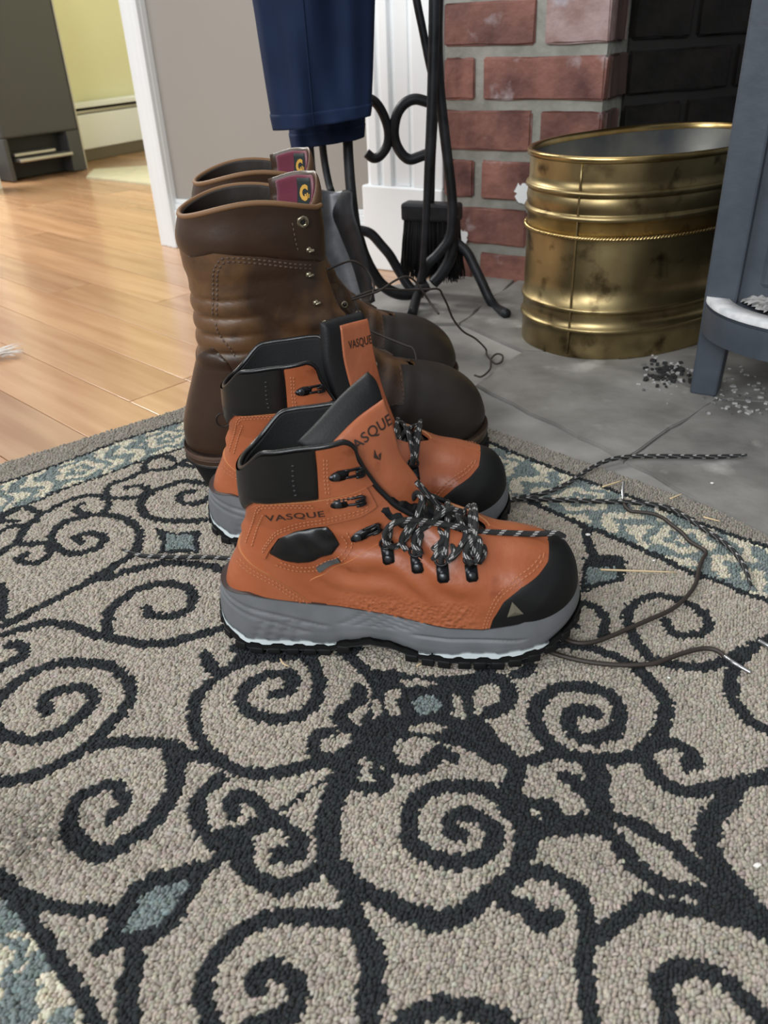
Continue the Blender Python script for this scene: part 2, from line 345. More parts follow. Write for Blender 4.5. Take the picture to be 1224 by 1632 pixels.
# appliance
fL = G(22, 292); fR = G(139, 272); fd = (fR-fL)[:2]; fwid = np.hypot(*fd); fd /= fwid; fn = np.array([-fd[1], fd[0]])
ap = empty('kitchen_appliance', (*fL[:2], 0)); tag(ap, 'dark grey upright appliance with a silver pedal in its base recess', 'appliance')
Ra = np.column_stack([[*fd, 0], [*fn, 0], [0, 0, 1]])
def ab(name, u0_, u1_, v0, v1, z0, z1, m_, bev=.004, par=None):
    v, f = box_vf((u1_-u0_, v1-v0, z1-z0), bev); v += ((u0_+u1_)/2, (v0+v1)/2, (z0+z1)/2)
    return mesh(name, v@Ra.T, f, m_, par or ap, False)
def apx(x, y): q = V(x, y, fL, fd)-fL; return q[:2]@fd, q[2]
ru0, rz1 = apx(8, 222); ru1, _ = apx(105, 210); _, rz0 = apx(60, 290)
ru0 = max(ru0, .002)
ab('body', 0, fwid, .10, .34, .004, .95, M['appliance'])
ab('front_panel', 0, fwid, 0, .10, rz1, .95, M['appliance'], .008)
ab('side_post', 0, .016, 0, .10, .004, rz1, M['appliance'], .003); ab('side_post', ru1, fwid, 0, .10, .004, rz1, M['appliance'], .003)
ab('recess_back', .016, ru1, .06, .1, .004, rz1, M['black_rec'], .001)
pu0, pz0 = apx(20, 258); pu1, pz1 = apx(110, 243); pu0 = max(pu0, .02)
ab('pedal', pu0+.01, pu1, -.03, .03, (pz0+pz1)/2-.006, (pz0+pz1)/2+.006, M['silver'], .004)
ab('pedal_bracket', pu0+.01, pu1-.05, .0, .055, (pz0+pz1)/2+.012, (pz0+pz1)/2+.022, M['silver'], .003)
ab('edge_reflection', fwid, fwid+.006, -.001, .33, .004, .95, M['silver'], .001)  # silver strip put in for the reflection along the chamfered edge
kb = ab('control_knob', -.01, .035, -.05, .0, .0, .06, M['black_rec'], .008); ku, kzz = apx(4, 14); kb.location = (0, 0, kzz-.03)
tr = wall_box('trim_2', G(-30, 312)[:2], G(4, 300)[:2], 0, 2.3, .02, M['white'])
Rb = np.column_stack([[*bd, 0], [*bn, 0], [0, 0, 1]])
def bbx(mb, u0_, u1_, v0, v1, z0, z1, bev=.002):
    v, f = box_vf((u1_-u0_, v1-v0, z1-z0), bev); v += ((u0_+u1_)/2, (v0+v1)/2, (z0+z1)/2); mb.add(v@Rb.T+np.array([*BP, 0]), f)
pz = bu(620, 297)[1]; 
pm = MB(); bbx(pm, pl+.006, uleft, .012, .06, 0, 2.2)
bbx(pm, pl, uleft-.001, -.004, .03, .0, pz, .003)
ug = [bu(x, 200)[0] for x in (585, 598, 612, 625, 648, 660, 690)]
bbx(pm, ug[0], ug[1], .002, .02, pz, 2.2); bbx(pm, ug[2]-.006, ug[3]-.006, .0, .02, pz, 2.2); bbx(pm, ug[3]+.004, ug[4], .007, .02, pz, 2.2); bbx(pm, ug[5]-.004, uleft-.001, .0, .02, pz, 2.2)
o = pm.build('trim_3', M['white_b'], None, False); o['kind'] = 'structure'
# ------------------------------------------------------------------ brick wall
ch = MB(); bbx(ch, uleft, ucorner-.004, .006, .11, -.02, 2.3, 0)
ch = ch.build('wall_front', M['mortar'], None, False); ch['kind'] = 'structure'
def brick_mesh(L, H, D, seed, m_):
    bm = bmesh.new(); bmesh.ops.create_cube(bm, size=1)
    for v in bm.verts: v.co = Vector((v.co.x*L, v.co.y*D, v.co.z*H))
    bmesh.ops.subdivide_edges(bm, edges=[e for e in bm.edges if abs(e.verts[0].co.x-e.verts[1].co.x) > .001], cuts=4)
    bmesh.ops.bevel(bm, geom=[e for e in bm.edges if e.calc_face_angle(0) > .5], offset=.0028, segments=2, affect='EDGES')
    q = random.Random(seed)
    for v in bm.verts: v.co += Vector((q.uniform(-1, 1)*.0012, q.uniform(-1, 1)*.0012, q.uniform(-1, 1)*.0012))
    me = bpy.data.meshes.new('brick'); bm.to_mesh(me); bm.free(); me.materials.append(m_); return me
Z0 = bu(780, 459)[1]; PT = (bu(780, 73)[1]-Z0)/5; BH = PT*.79; print('brick', Z0, PT, fullL if 0 else 0)
fullL = bu(962, 120)[0]-bu(767, 120)[0]; joint = bu(767, 120)[0]-bu(753, 120)[0]
halfL = bu(966, 40)[0]-bu(863, 40)[0]
bmf = {(k, s, c): brick_mesh(L, BH, .09, s*7+k, M[c]) for c in ('brick', 'brick_pale') for k, L in enumerate((fullL, halfL)) for s in range(3)}
rr = random.Random(3)
for row in range(11):
    u = ucorner-(.001); k = 0 if row % 2 == 0 else 1
    while u > uleft+.01:
        L = (fullL, halfL)[k]
        if u-L < uleft: # cut brick against the pilaster
            L2 = u-uleft-.002
            if L2 < .02: break
            me = brick_mesh(L2, BH, .09, row, M['brick'])
            c = (u-L2/2)
        else:
            me = bmf[(k, rr.randrange(3), 'brick_pale' if row in (5, 8) else 'brick')]; c = u-L/2
        p = BP+bd*c+bn*(.045+rr.uniform(-.002, .001)); o = new_obj('brick', me, ch)
        o.location = (*p, Z0+row*PT+BH/2); o.rotation_euler = (0, 0, BA+rr.uniform(-.006, .006)); u -= L+joint; k = 0
# white paint splashes on two bricks
def splash(cx, cy, sx, sy, seed):
    u_, z_ = bu(cx, cy); q = random.Random(seed); P = [(sx*cos(t)*q.uniform(.45, 1.1), sy*sin(t)*q.uniform(.45, 1.1)) for t in np.linspace(0, 2*pi, 22, endpoint=False)]
    v, f = prism(P, .0006); v = np.column_stack([v[:, 0], -v[:, 2]-.0012, v[:, 1]]); mesh('paint_splash', v@Rb.T+np.array([*(BP+bd*u_), z_]), [q_[::-1] for q_ in f], M['white_b'], ch, False)
splash(835, 306, .020, .020, 3); splash(738, 376, .012, .016, 5)
# firebox: return jamb, inner wall, back, ceiling
cor = BP+bd*ucorner
q = V(1022, 150, cor, bn)
jl = .10
def run(name, a, b, rows, Ls, m_, mm, off):
    a = np.array(a); b = np.array(b); d = b-a; Ltot = np.hypot(*d); d /= Ltot; n = np.array([-d[1], d[0]]); ang = atan2(d[1], d[0])
    Rr = np.column_stack([[*d, 0], [*n, 0], [0, 0, 1]]); v, f = box_vf((Ltot, .06, 1.0)); v += (Ltot/2, .038, .495)
    w_ = mesh(name, v@Rr.T+np.array([*a, 0]), f, mm, None, False); w_['kind'] = 'structure'
    bms = [brick_mesh(L, BH, .05, i, m_) for i, L in enumerate(Ls)]
    for r in range(rows):
        u = -(r % 2)*Ls[0]*.45; 
        while u < Ltot-.02:
            i = 0; L = Ls[0]
            if u < 0 or u+L > Ltot:
                s0 = max(u, 0); s1 = min(u+L, Ltot)
                if s1-s0 > .02:
                    me = brick_mesh(s1-s0, BH, .05, r, m_); c = (s0+s1)/2
                    p = a+d*c+n*.025; o = new_obj('brick', me, w_); o.location = (*p, Z0+r*PT+BH/2); o.rotation_euler = (0, 0, ang)
            else:
                c = u+L/2; p = a+d*c+n*.025; o = new_obj('brick', bms[0], w_); o.location = (*p, Z0+r*PT+BH/2); o.rotation_euler = (0, 0, ang)
            u += L+joint
    return w_
j1 = cor+bn*jl+bd*.004
run('wall_jamb', cor+bd*.002+bn*.016, j1, 13, [.098], M['soot_red'], M['soot_m'], 0)
ia = radians(22); i1 = j1+np.array([cos(ia), sin(ia)])*.62
run('wall_firebox', j1+bd*.004, i1, 13, [fullL], M['soot'], M['soot_m'], 0)
lin = MB(); v, f = box_vf((1.4, .5, 1.4)); lin.add((v+[.7, .26, .72+.7])@Rb.T+np.array([*(cor), 0]), f); o = lin.build('wall_breast', M['mortar'], None, False); o['kind'] = 'structure'
# hearth flagstones
hc = [G(560, 470)[:2], G(705, 447)[:2], (.42, 1.66), (1.15, 1.85), (1.25, .2), (.62, .2), (.38, .62), (.12, .88), (-.10, 1.12)]
hb_ = mesh('hearth', *prism([tuple(p) for p in hc], .006), M['slate_dirt'], None, False); hb_['kind'] = 'structure'
hb_.name = 'hearth_slab'  # hearth slab carrying the flagstones
def clip_poly(P, a, n):  # keep side (p-a).n<0
    out = []
    for i in range(len(P)):
        p, q_ = P[i], P[(i+1) % len(P)]; dp = np.dot(p-a, n); dq = np.dot(q_-a, n)
        if dp <= 0: out.append(p)
        if dp*dq < 0: out.append(p+(q_-p)*dp/(dp-dq))
    return out
seeds = [(.02, 1.16), (.05, 1.50), (.34, 1.34), (.27, .98), (.60, 1.52), (.52, 1.12), (.44, .80), (.74, 1.22), (.72, .86), (.62, .55), (.98, 1.5), (1.0, 1.0), (.95, .5)]
seeds = [np.array(s) for s in seeds]
hp = [np.array(p) for p in hc]
rr = random.Random(9)
for i, s in enumerate(seeds):
    P = [s+np.array([cos(t), sin(t)])*.5 for t in np.linspace(0, 2*pi, 24, endpoint=False)]
    for j, t in enumerate(seeds):
        if i != j: n = (t-s)/np.hypot(*(t-s)); P = clip_poly(P, (s+t)/2-n*.0009, n)
        if len(P) < 3: break
    for j in range(len(hp)):  # inside hearth outline (mostly convex)
        a, b = hp[j], hp[(j+1) % len(hp)]
        if j in (6,): continue
        n = np.array([-(b-a)[1], (b-a)[0]]); n = n/np.hypot(*n)
        if np.dot(s-a, n) > 0: n = -n
        P = clip_poly(P, a-n*.003, n)
    if len(P) < 3: continue
    Q = []
    for k in range(len(P)):
        a, b = P[k], P[(k+1) % len(P)]; L = np.hypot(*(b-a)); nn = max(1, int(L/.035))
        for e in range(nn): Q.append(a+(b-a)*e/nn+(np.array([rr.uniform(-1, 1), rr.uniform(-1, 1)])*.004 if e else 0))
    v, f = prism([tuple(p-s) for p in Q], .0065+rr.uniform(0, .0009), .0013)
    o = mesh('flagstone', v, f, M['slate'], hb_, False); o.location = (*s, .0035)
# ------------------------------------------------------------------ rug
ZR = .008
TL = {1: (0, 640, 3.06), 2: (0, 980, 3.06), 3: (300, 1000, 3.06), 4: (0, 1300, 3.06), 5: (300, 1300, 3.06), 6: (600, 1020, 3.4), 7: (864, 1020, 3.4), 8: (864, 1308, 3.4), 9: (600, 1308, 3.4), 10: (864, 760, 3.4)}
def tw(t, pts):
    x0, y0, s = TL[t]; return np.array([G(x0+a/s, y0+b/s, ZR)[:2] for a, b in pts])
W_ = .0104
STROKES = [
 (1, W_*.8, [(0,640),(60,610),(150,600),(200,550),(240,535),(320,490),(400,465),(480,460),(530,490),(520,530),(470,555),(400,545),(370,525),(400,500)]),
 (1, W_*.8, [(200,550),(120,515),(40,540),(10,580),(80,585)]), (1, W_*.6, [(0,565),(60,545),(120,515)]),
 (1, W_*.8, [(530,490),(520,440),(545,405),(620,380),(700,345),(830,330),(870,310),(960,322)]), (1, W_*.8, [(700,345),(715,300),(780,270),(830,275),(850,290)]),
 (1, W_*.8, [(870,310),(910,290),(980,270)]), (1, W_*.8, [(480,460),(560,475),(640,470),(690,465),(720,430),(680,410),(615,422)]),
 (1, W_*.95, [(400,688),(370,670),(400,650),(470,645),(510,670),(480,710),(400,740),(310,735),(255,690),(260,640),(320,590),(430,560),(540,555),(630,585),(675,630),(680,680),(650,740),(600,780),(540,815),(480,850),(420,890),(300,950),(200,1000),(100,1055),(0,1100)]),
 (1, W_*.9, [(150,590),(110,640),(90,690),(160,695),(240,690)]), (1, W_*.9, [(90,690),(40,715),(-10,748)]), (1, W_*.9, [(240,690),(245,740),(200,780),(130,790),(90,765),(140,748)]),
 (1, W_*.95, [(940,440),(880,455),(885,490),(950,500),(1020,475),(1060,430),(1100,400)]), (1, W_*.95, [(1050,410),(980,400),(900,390),(800,420),(730,445),(690,490),(700,545),(760,575),(880,585),(1000,580),(1080,575),(1200,560)]), (1, W_, [(720,430),(735,450)]),
 (1, W_, [(600,780),(540,815),(480,870),(560,850),(680,815),(800,790),(900,790),(1000,800),(1090,820),(1200,860)]),
 (1, W_, [(720,1010),(735,1040),(800,1050),(870,1040),(930,1000),(940,940),(880,895),(780,890),(680,915),(590,970),(540,1020),(525,1090)]),
 (2, W_, [(530,-20),(525,60),(540,110),(600,125),(700,145),(800,140),(900,120),(1000,90),(1100,60)]), (2, W_, [(0,100),(100,75),(200,45),(300,45),(400,70),(460,95),(540,110)]),
 (2, W_, [(40,150),(95,150),(120,180),(90,215),(40,240),(-10,270)]),
 (2, W_*1.05, [(230,470),(215,440),(225,410),(270,380),(340,360),(420,360),(460,400),(430,460),(370,520),(280,580),(180,610),(80,605),(0,575),(-40,500),(-20,430),(30,380),(100,320),(200,265),(300,235),(400,235),(500,240),(570,270),(630,330),(640,400),(600,470),(530,540),(480,600),(400,660),(300,720),(200,770),(100,805),(20,815),(-40,810)]),
 (2, W_, [(400,655),(480,635),(600,620),(700,625),(780,625),(850,660)]), (2, W_*1.25, [(830,640),(860,750),(840,860),(790,950),(720,1040),(640,1095),(570,1140),(480,1165),(400,1130),(350,1070)]),
 (2, W_, [(350,1080),(340,1040),(350,960),(390,890),(470,850),(550,830),(600,890),(605,940),(545,985)]),
 (2, W_, [(780,625),(860,650),(940,690),(1010,690),(1060,715)]), (2, W_, [(1000,195),(1020,250),(1080,285),(1140,250)]),
 (3, W_, [(170,220),(110,270),(50,330),(30,400),(40,500),(90,590),(160,650),(250,700),(400,710),(520,690),(640,660),(740,650)]),
 (3, W_, [(170,215),(280,170),(370,150),(480,120)]), (3, W_*1.6, [(740,650),(850,580),(900,540),(960,440)]), (3, W_, [(960,440),(930,340),(900,250),(830,180),(740,110),(680,90)]),
 (3, W_, [(90,150),(110,190),(170,215),(240,170),(300,110)]), (3, W_*1.3, [(240,100),(400,140),(560,130),(700,90),(820,100)]),  # last stroke darkens the pile as the front boot's painted shadow
 (3, W_*1.1, [(570,110),(590,150),(630,220),(640,300),(610,380),(540,430),(450,450),(340,430),(270,390),(265,330),(310,270),(400,230),(490,230),(510,270),(480,320),(420,325)]),
 (3, W_*1.2, [(830,310),(830,355),(760,400),(740,440),(780,490),(850,520),(900,540)]), (3, W_, [(700,515),(640,520),(610,570),(630,620),(700,650)]),
 (3, W_, [(740,640),(780,740),(860,780),(950,780),(960,730),(925,715)]), (3, W_*1.6, [(740,660),(790,700),(740,760),(700,860),(680,980),(690,1110)]),
 (3, W_*.35, [(440,910),(520,850),(620,780),(700,720)]), (3, W_*1.1, [(150,740),(80,800),(45,870),(60,960),(110,1030),(200,1070)]),
 (3, W_*.95, [(230,905),(205,860),(240,815),(310,830),(370,890),(400,930),(480,970),(530,1040),(540,1110)]), (3, W_*1.3, [(400,930),(330,970),(260,1010),(200,1060)]), (3, W_*.9, [(930,560),(980,640),(1060,700),(1150,680),(1240,630)]),
 (3, W_*.6, [(130,1040),(170,1100),(230,1130)]),
 (5, W_*1.3, [(190,90),(260,140),(270,200)]), (5, W_*1.1, [(240,220),(270,260),(340,310),(450,350),(560,310),(650,260)]), (5, W_*1.1, [(535,90),(545,140),(510,185),(440,190)]),
 (5, W_*1.5, [(690,0),(690,130),(690,230),(760,290)]), (5, W_*1.1, [(750,290),(790,400),(810,500),(850,580),(885,680),(885,800),(870,900),(880,1040)]),
 (5, W_*1.05, [(830,515),(700,500),(560,490),(450,490),(330,530),(230,590),(150,670),(90,780),(80,880),(100,980),(130,1040)]),
 (5, W_*1.1, [(330,840),(320,800),(380,750),(450,760),(520,810),(535,880),(500,960),(430,1005),(300,1040)]),
 (5, W_*1.05, [(740,270),(800,320),(900,390),(1000,430),(1130,480),(1240,515)]), (5, W_*1.2, [(1050,1020),(1120,970),(1230,930)]),
 (6, W_*.9, [(20,600),(90,690),(190,710),(270,680),(300,620),(350,590),(410,640)]), (6, W_*1.25, [(620,395),(680,370),(720,310),(700,240),(640,210),(560,200)]), (6, W_, [(750,190),(810,180),(825,130),(790,80)]),
 (6, W_*1.3, [(540,440),(640,570),(740,660),(770,720),(720,810)]), (6, W_, [(740,660),(800,660),(900,640),(960,600)]), (6, W_*1.1, [(350,530),(440,545),(560,590),(650,650)]),
 (7, W_*1.15, [(285,400),(230,380),(170,390),(140,440),(170,500),(240,540),(320,530),(390,490),(420,420),(400,330),(320,275),(220,255),(100,255),(20,300),(-30,350),(-40,430),(0,510),(60,580),(130,620),(220,640),(320,650),(420,640),(520,620),(610,540),(660,450),(670,370),(640,290),(580,220),(510,150)]),
 (7, W_*.9, [(510,150),(440,110),(340,70),(240,40),(130,30),(0,15)]), (7, W_, [(490,-30),(540,50),(600,100),(700,130),(850,150),(950,130),(1030,90),(1100,60),(1180,20),(1260,-10)]),
 (7, W_, [(1110,70),(1040,150),(1020,260),(1050,350),(1130,440),(1250,500)]), (7, W_*1.1, [(610,560),(700,560),(770,590),(830,660),(790,680)]),
 (7, W_*1.05, [(560,640),(620,740),(700,800),(800,820),(900,810),(1000,790),(1080,770),(1250,735)]), (7, W_*1.4, [(1050,790),(1000,880),(930,960),(900,1060)]),
 (7, W_*1.5, [(270,660),(300,740),(300,850),(330,960)]), (7, W_*1.1, [(130,740),(180,770),(230,820),(300,880)]), (7, W_*1.25, [(20,890),(60,960),(150,1000),(330,970)]), (6, W_, [(860,880),(930,900),(990,960),(1100,1010)]), (6, W_*1.2, [(720,810),(780,900),(800,1000),(820,1100)]),
 (7, W_, [(330,950),(420,970),(520,1010),(620,1060),(720,1120)]),
 (8, W_*1.0, [(560,50),(640,90),(720,150),(800,220),(880,300),(960,380),(1050,440)]), (8, W_*1.4, [(900,60),(885,110),(920,200),(1000,300),(1080,400),(1150,490),(1250,570)]),
 (8, W_*1.1, [(340,30),(400,100),(450,180),(520,260),(620,330),(720,370),(850,390),(950,460),(1080,530),(1250,620)]), (8, W_*1.3, [(-60,50),(100,40),(220,10),(340,0)]), (9, W_*1.3, [(800,0),(900,40),(1000,30),(1224,30)]),
 (8, W_, [(-60,270),(20,290),(90,310),(160,350),(220,420),(240,520),(250,640),(235,750),(235,850),(245,950),(265,1110)]), (8, W_*.95, [(250,640),(330,620),(400,550),(480,500),(560,430),(650,450),(750,480),(880,490),(1000,540)]),
 (8, W_*1.05, [(700,1110),(665,980),(640,890),(700,820),(800,800),(900,820),(1010,880),(1080,950),(1150,1020),(1240,1110)]),
 (6, W_*1.05, [(455,1060),(400,1030),(400,970),(440,940),(520,940),(600,990),(650,1040),(650,1100),(620,1130)]), (9, W_*1.15, [(640,50),(640,120),(560,200),(450,230),(340,210),(240,170),(190,100),(178,20),(190,-59),(240,-129),(330,-179),(440,-184),(560,-179),(660,-129),(720,-59),(780,20),(805,90)]),
 (9, W_*1.2, [(790,-30),(800,60),(800,180),(760,280),(700,350),(600,410),(500,490),(400,530),(300,545),(150,490),(0,420)]), (9, W_, [(760,270),(850,270),(950,290),(1050,350),(1130,430)]), (9, W_*1.1, [(690,430),(800,470),(850,540),(920,550),(960,520)]),
 (9, W_*1.1, [(150,1110),(250,1030),(350,1010),(480,1020),(600,1050),(720,1110)]), (9, W_*1.0, [(0,700),(-10,900),(10,960)]),
 (4, W_*.9, [(1100,180),(1020,250),(980,290),(930,370),(850,500),(760,580),(650,625),(590,600)]), (4, W_*1.1, [(990,260),(860,290),(720,330),(640,400),(590,500),(560,600),(490,640)]), (4, W_*1.1, [(640,600),(660,700),(625,830),(620,930),(640,1040)]),
 (4, W_*.9, [(560,470),(400,460),(250,440),(120,390),(40,335),(-20,290)]), (4, W_*.85, [(-60,290),(0,350),(60,400),(130,480),(200,580),(300,730),(380,860),(440,960),(480,1030)]),
 (10, W_*.75, [(-60,140),(0,165),(120,220),(240,270),(400,335),(500,375),(620,430),(740,490),(860,540),(980,575),(1100,630),(1280,690)]), (10, W_*.6, [(-300,-190),(-80,-100),(245,24),(480,110),(620,160),(800,230),(980,300),(1100,340),(1280,400)]),
 (10, W_*.9, [(220,260),(250,350),(290,430),(400,440),(430,470),(340,500)]), (10, W_*.85, [(670,780),(700,840),(780,860),(880,840),(900,790),(860,730),(780,680),(680,650),(590,650),(500,690),(460,750),(480,830),(520,920),(560,960)]),
 (10, W_*.9, [(200,690),(280,700),(340,770),(330,850)]), (10, W_*.7, [(90,800),(190,810)]),
 (1, .0045, [(-30,414),(0,402),(150,355),(400,265),(600,190),(920,90),(1200,0)]), (1, .005, [(-30,566),(0,555),(150,500),(320,425),(480,370),(700,290),(940,212),(1200,130)]),
 (1, .014, [(-10,900),(5,960),(0,1040)]), (1, .006, [(0,1062),(60,1070),(120,1060)]),
]
FILLS = [  # (tile, colour index, polygon): 1 dark, 2 blue, 0 taupe
 (1, 1, [(750,618),(860,645),(985,630),(968,680),(975,745),(870,740),(765,745),(790,690)]), (1, 2, [(805,642),(860,655),(945,648),(938,690),(960,728),(890,715),(808,730),(815,690)]),
 (6, 1, [(0,150),(120,180),(250,190),(400,200),(520,180),(560,130),(720,100),(610,200),(515,300),(540,430),(640,560),(740,640),(700,690),(560,600),(400,545),(350,540),(200,520),(90,590),(60,670),(0,700),(-80,620),(-110,500),(-60,400),(-30,300),(-60,180)]),
 (6, 0, [(60,270),(110,265),(140,310),(110,340),(130,410),(70,415),(45,340)]), (6, 0, [(410,295),(460,310),(470,370),(480,430),(410,420),(415,360)]), (6, 0, [(125,215),(240,212),(360,240),(250,255),(150,255)]), (6, 0, [(180,460),(330,450),(390,480),(300,510),(185,495)]), (6, 0, [(-30,320),(20,340),(30,400),(-10,430)]), (6, 0, [(110,560),(200,530),(330,550),(300,600),(210,650),(120,620)]),
 (6, 2, [(195,335),(235,300),(310,305),(355,345),(330,385),(260,405),(205,385)]),
 (4, 1, [(1000,255),(860,300),(720,330),(640,400),(590,520),(560,620),(700,600),(800,560),(880,470),(950,360)]), (4, 2, [(935,325),(850,335),(760,350),(680,405),(640,500),(595,578),(700,560),(800,515),(850,450),(890,380)]),
 (10, 1, [(225,440),(440,430),(450,560),(330,590),(205,625),(220,500)]), (10, 2, [(250,490),(400,495),(410,550),(300,575),(235,585)]),
]
eL = [G(0, 740, ZR)[:2], G(300, 648, ZR)[:2]]; eR = [G(800, 690, ZR)[:2], G(1224, 842, ZR)[:2]]
def isect(a, b, c, d):
    A = np.column_stack([b-a, -(d-c)]); t = np.linalg.solve(A, c-a); return a+(b-a)*t[0]
KC = isect(eL[0], eL[1], eR[0], eR[1]); e1 = (eR[1]-KC)/np.hypot(*(eR[1]-KC)); e2 = (eL[0]-KC)/np.hypot(*(eL[0]-KC))
LF = tw(4, [(60, 400), (380, 860)]); ldir = LF[1]-LF[0]; ldir /= np.hypot(*ldir)
t_in = np.linalg.solve(np.column_stack([e1, e2]), LF[0]-KC)[1]; RT = t_in+.20; RS = 1.25
print('rug corner', KC, 'e1', e1, 'e2', e2, 't_in', t_in)
rug = empty('patterned_area_rug', (*KC, 0)); tag(rug, 'taupe looped rug with dark scrolls and a blue cream border, under the boots', 'rug')
# backing
Rpoly = [KC, KC+e1*RS, KC+e1*RS+e2*RT, KC+e2*RT]
o = mesh('backing', *prism([tuple(p-KC) for p in Rpoly[::-1]], .0065, .002), M['rug_base'], rug, False); o.location = (0, 0, .0003)
sp = .0026
ss, tt = np.meshgrid(np.arange(0.001, RS, sp), np.arange(0.001, RT, sp*.92)); ss = ss.ravel(); tt = tt.ravel()
n_ = len(ss); row = np.round(tt/(sp*.92)).astype(int); ss = ss+(row % 2)*sp*.5+RNG.normal(0, sp*.13, n_); tt = tt+RNG.normal(0, sp*.13, n_)
PX = KC+np.outer(ss, e1)+np.outer(tt, e2)
# keep what the camera (and a step beside it) could see
keep = (PX[:, 1] > .10) & (np.abs(PX[:, 0]) < .34+PX[:, 1]*.62)
PX = PX[keep]; ss = ss[keep]; tt = tt[keep]; n_ = len(ss); print('tufts', n_)
jit = PX+RNG.normal(0, .0006, (n_, 2))
cid = np.zeros(n_, int)
def inpoly(P, poly):
    r = np.zeros(len(P), bool); j = len(poly)-1
    for i in range(len(poly)):
        a, b = poly[i], poly[j]; c = ((a[1] > P[:, 1]) != (b[1] > P[:, 1])) & (P[:, 0] < (b[0]-a[0])*(P[:, 1]-a[1])/(b[1]-a[1]+1e-12)+a[0]); r ^= c; j = i
    return r
def stroke(L, wd, taper=True):
    L = catmull(L, max(len(L)*5, 12)); hit = np.zeros(n_, bool)
    for a, b in zip(L[:-1], L[1:]):
        lo = np.minimum(a, b)-wd; hi = np.maximum(a, b)+wd
        ix = np.nonzero((jit[:, 0] > lo[0]) & (jit[:, 0] < hi[0]) & (jit[:, 1] > lo[1]) & (jit[:, 1] < hi[1]))[0]
        if not len(ix): continue
        p = jit[ix]-a; d = b-a; t = np.clip((p@d)/(d@d+1e-12), 0, 1); r = np.hypot(*(p-np.outer(t, d)).T)
        hit[ix[r < wd/2]] = True
    return hit
# border colour (blue and cream scrollwork)
ob = tw(1, [(0, 402), (150, 355), (400, 265), (600, 190), (920, 90)]); ib = tw(1, [(0, 555), (150, 500), (320, 425), (480, 370), (700, 290), (940, 212)])
ts = lambda P: np.linalg.solve(np.column_stack([e1, e2]), (P-KC).T).T
obs, ibs = ts(ob), ts(ib)
L_out = np.polyfit(obs[:, 1], obs[:, 0], 1); L_in = np.polyfit(ibs[:, 1], ibs[:, 0], 1)   # s as function of t on the back-left border
orr = ts(tw(10, [(-80, -100), (245, 24), (620, 160), (980, 300), (1224, 375)])); irr = ts(tw(10, [(0, 165), (240, 270), (500, 375), (740, 490), (980, 575), (1224, 665)]))
R_out = np.polyfit(orr[:, 0], orr[:, 1], 1); R_in = np.polyfit(irr[:, 0], irr[:, 1], 1)
lf = ts(LF); F_in = np.polyfit(lf[:, 0], lf[:, 1], 1)
sj, tj = ts(jit).T
dl_o = sj-np.polyval(L_out, tj); dl_i = sj-np.polyval(L_in, tj); dr_o = tj-np.polyval(R_out, sj); dr_i = tj-np.polyval(R_in, sj); df_i = np.polyval(F_in, sj)-tj
band = ((dl_o > 0) & (dr_o > 0)) & ((dl_i < 0) | (dr_i < 0) | (df_i < 0)); bw = .085
edge = (dl_o <= 0) | (dr_o <= 0) | (df_i < -bw)
al = np.where(dl_i < 0, tj, sj); ac = np.where(dl_i < 0, dl_o, np.where(dr_i < 0, dr_o, -df_i))
bwid = np.where(dl_i < 0, np.polyval(L_in, tj)-np.polyval(L_out, tj), np.where(dr_i < 0, np.polyval(R_in, sj)-np.polyval(R_out, sj), bw))
y = (ac/np.maximum(bwid, .02)-.5)*.075; x = (al % .115)-.0575
r1 = np.hypot(x*.85, y); ang = np.arctan2(y, x)
wv = np.sin(x*110+y*60)*.5+np.sin(al*205+y*130)*.5
rr_ = r1+.003*np.sin(ang*5+al*9)
cream = ((rr_ > .013) & (rr_ < .0225)) | (rr_ < .005) | ((rr_ > .029) & (np.sin(x*150+np.sin(y*160)*1.7)+np.sin(y*210+x*60)*.7 > .05))
cid[band] = np.where(cream[band], 3, 2)
cid[edge] = 4
for t, c, P in FILLS[:0]: pass
infield = ~band & ~edge
for (t, wd, P) in STROKES:
    cid[stroke(tw(t, P), wd)] = 1
for t, c, P in FILLS: cid[inpoly(jit, tw(t, P))] = c
# scrolls continue beyond the frame
def vis(p):
    d = np.array([p[0], p[1], 0])-CP; f = d@fw; X = F*(d@rt)/f; Yv = -F*(d@up)/f; return abs(X) < 640 and abs(Yv) < 850 and f > 0
qr = random.Random(4); cen = []
for k in range(4000):
    p = KC+e1*qr.uniform(0, RS)+e2*qr.uniform(0, RT)
    if any(vis(p+np.array([cos(a), sin(a)])*.062) for a in np.linspace(0, 6.28, 10)) or any(np.hypot(*(p-c)) < .12 for c in cen): continue
    q_ = ts(p[None])[0]
    if q_[0] < .19 or q_[1]-np.polyval(R_in, q_[0]) < .07 or np.polyval(F_in, q_[0])-q_[1] < .07: continue
    cen.append(p); a0 = qr.uniform(0, 6.28); sg = qr.choice([-1, 1])
    cid[stroke(np.array([p+np.array([cos(a0+sg*t), sin(a0+sg*t)])*(.010+.052*t/9.5) for t in np.linspace(0, 9.5, 26)]), W_)] = 1
PAL = np.array([(.338, .301, .255), (.026, .029, .031), (.165, .195, .190), (.49, .45, .36), (.235, .212, .182)])
col = PAL[cid]*(1+RNG.normal(0, .11, (n_, 1)))*(1+RNG.normal(0, .03, (n_, 3)))
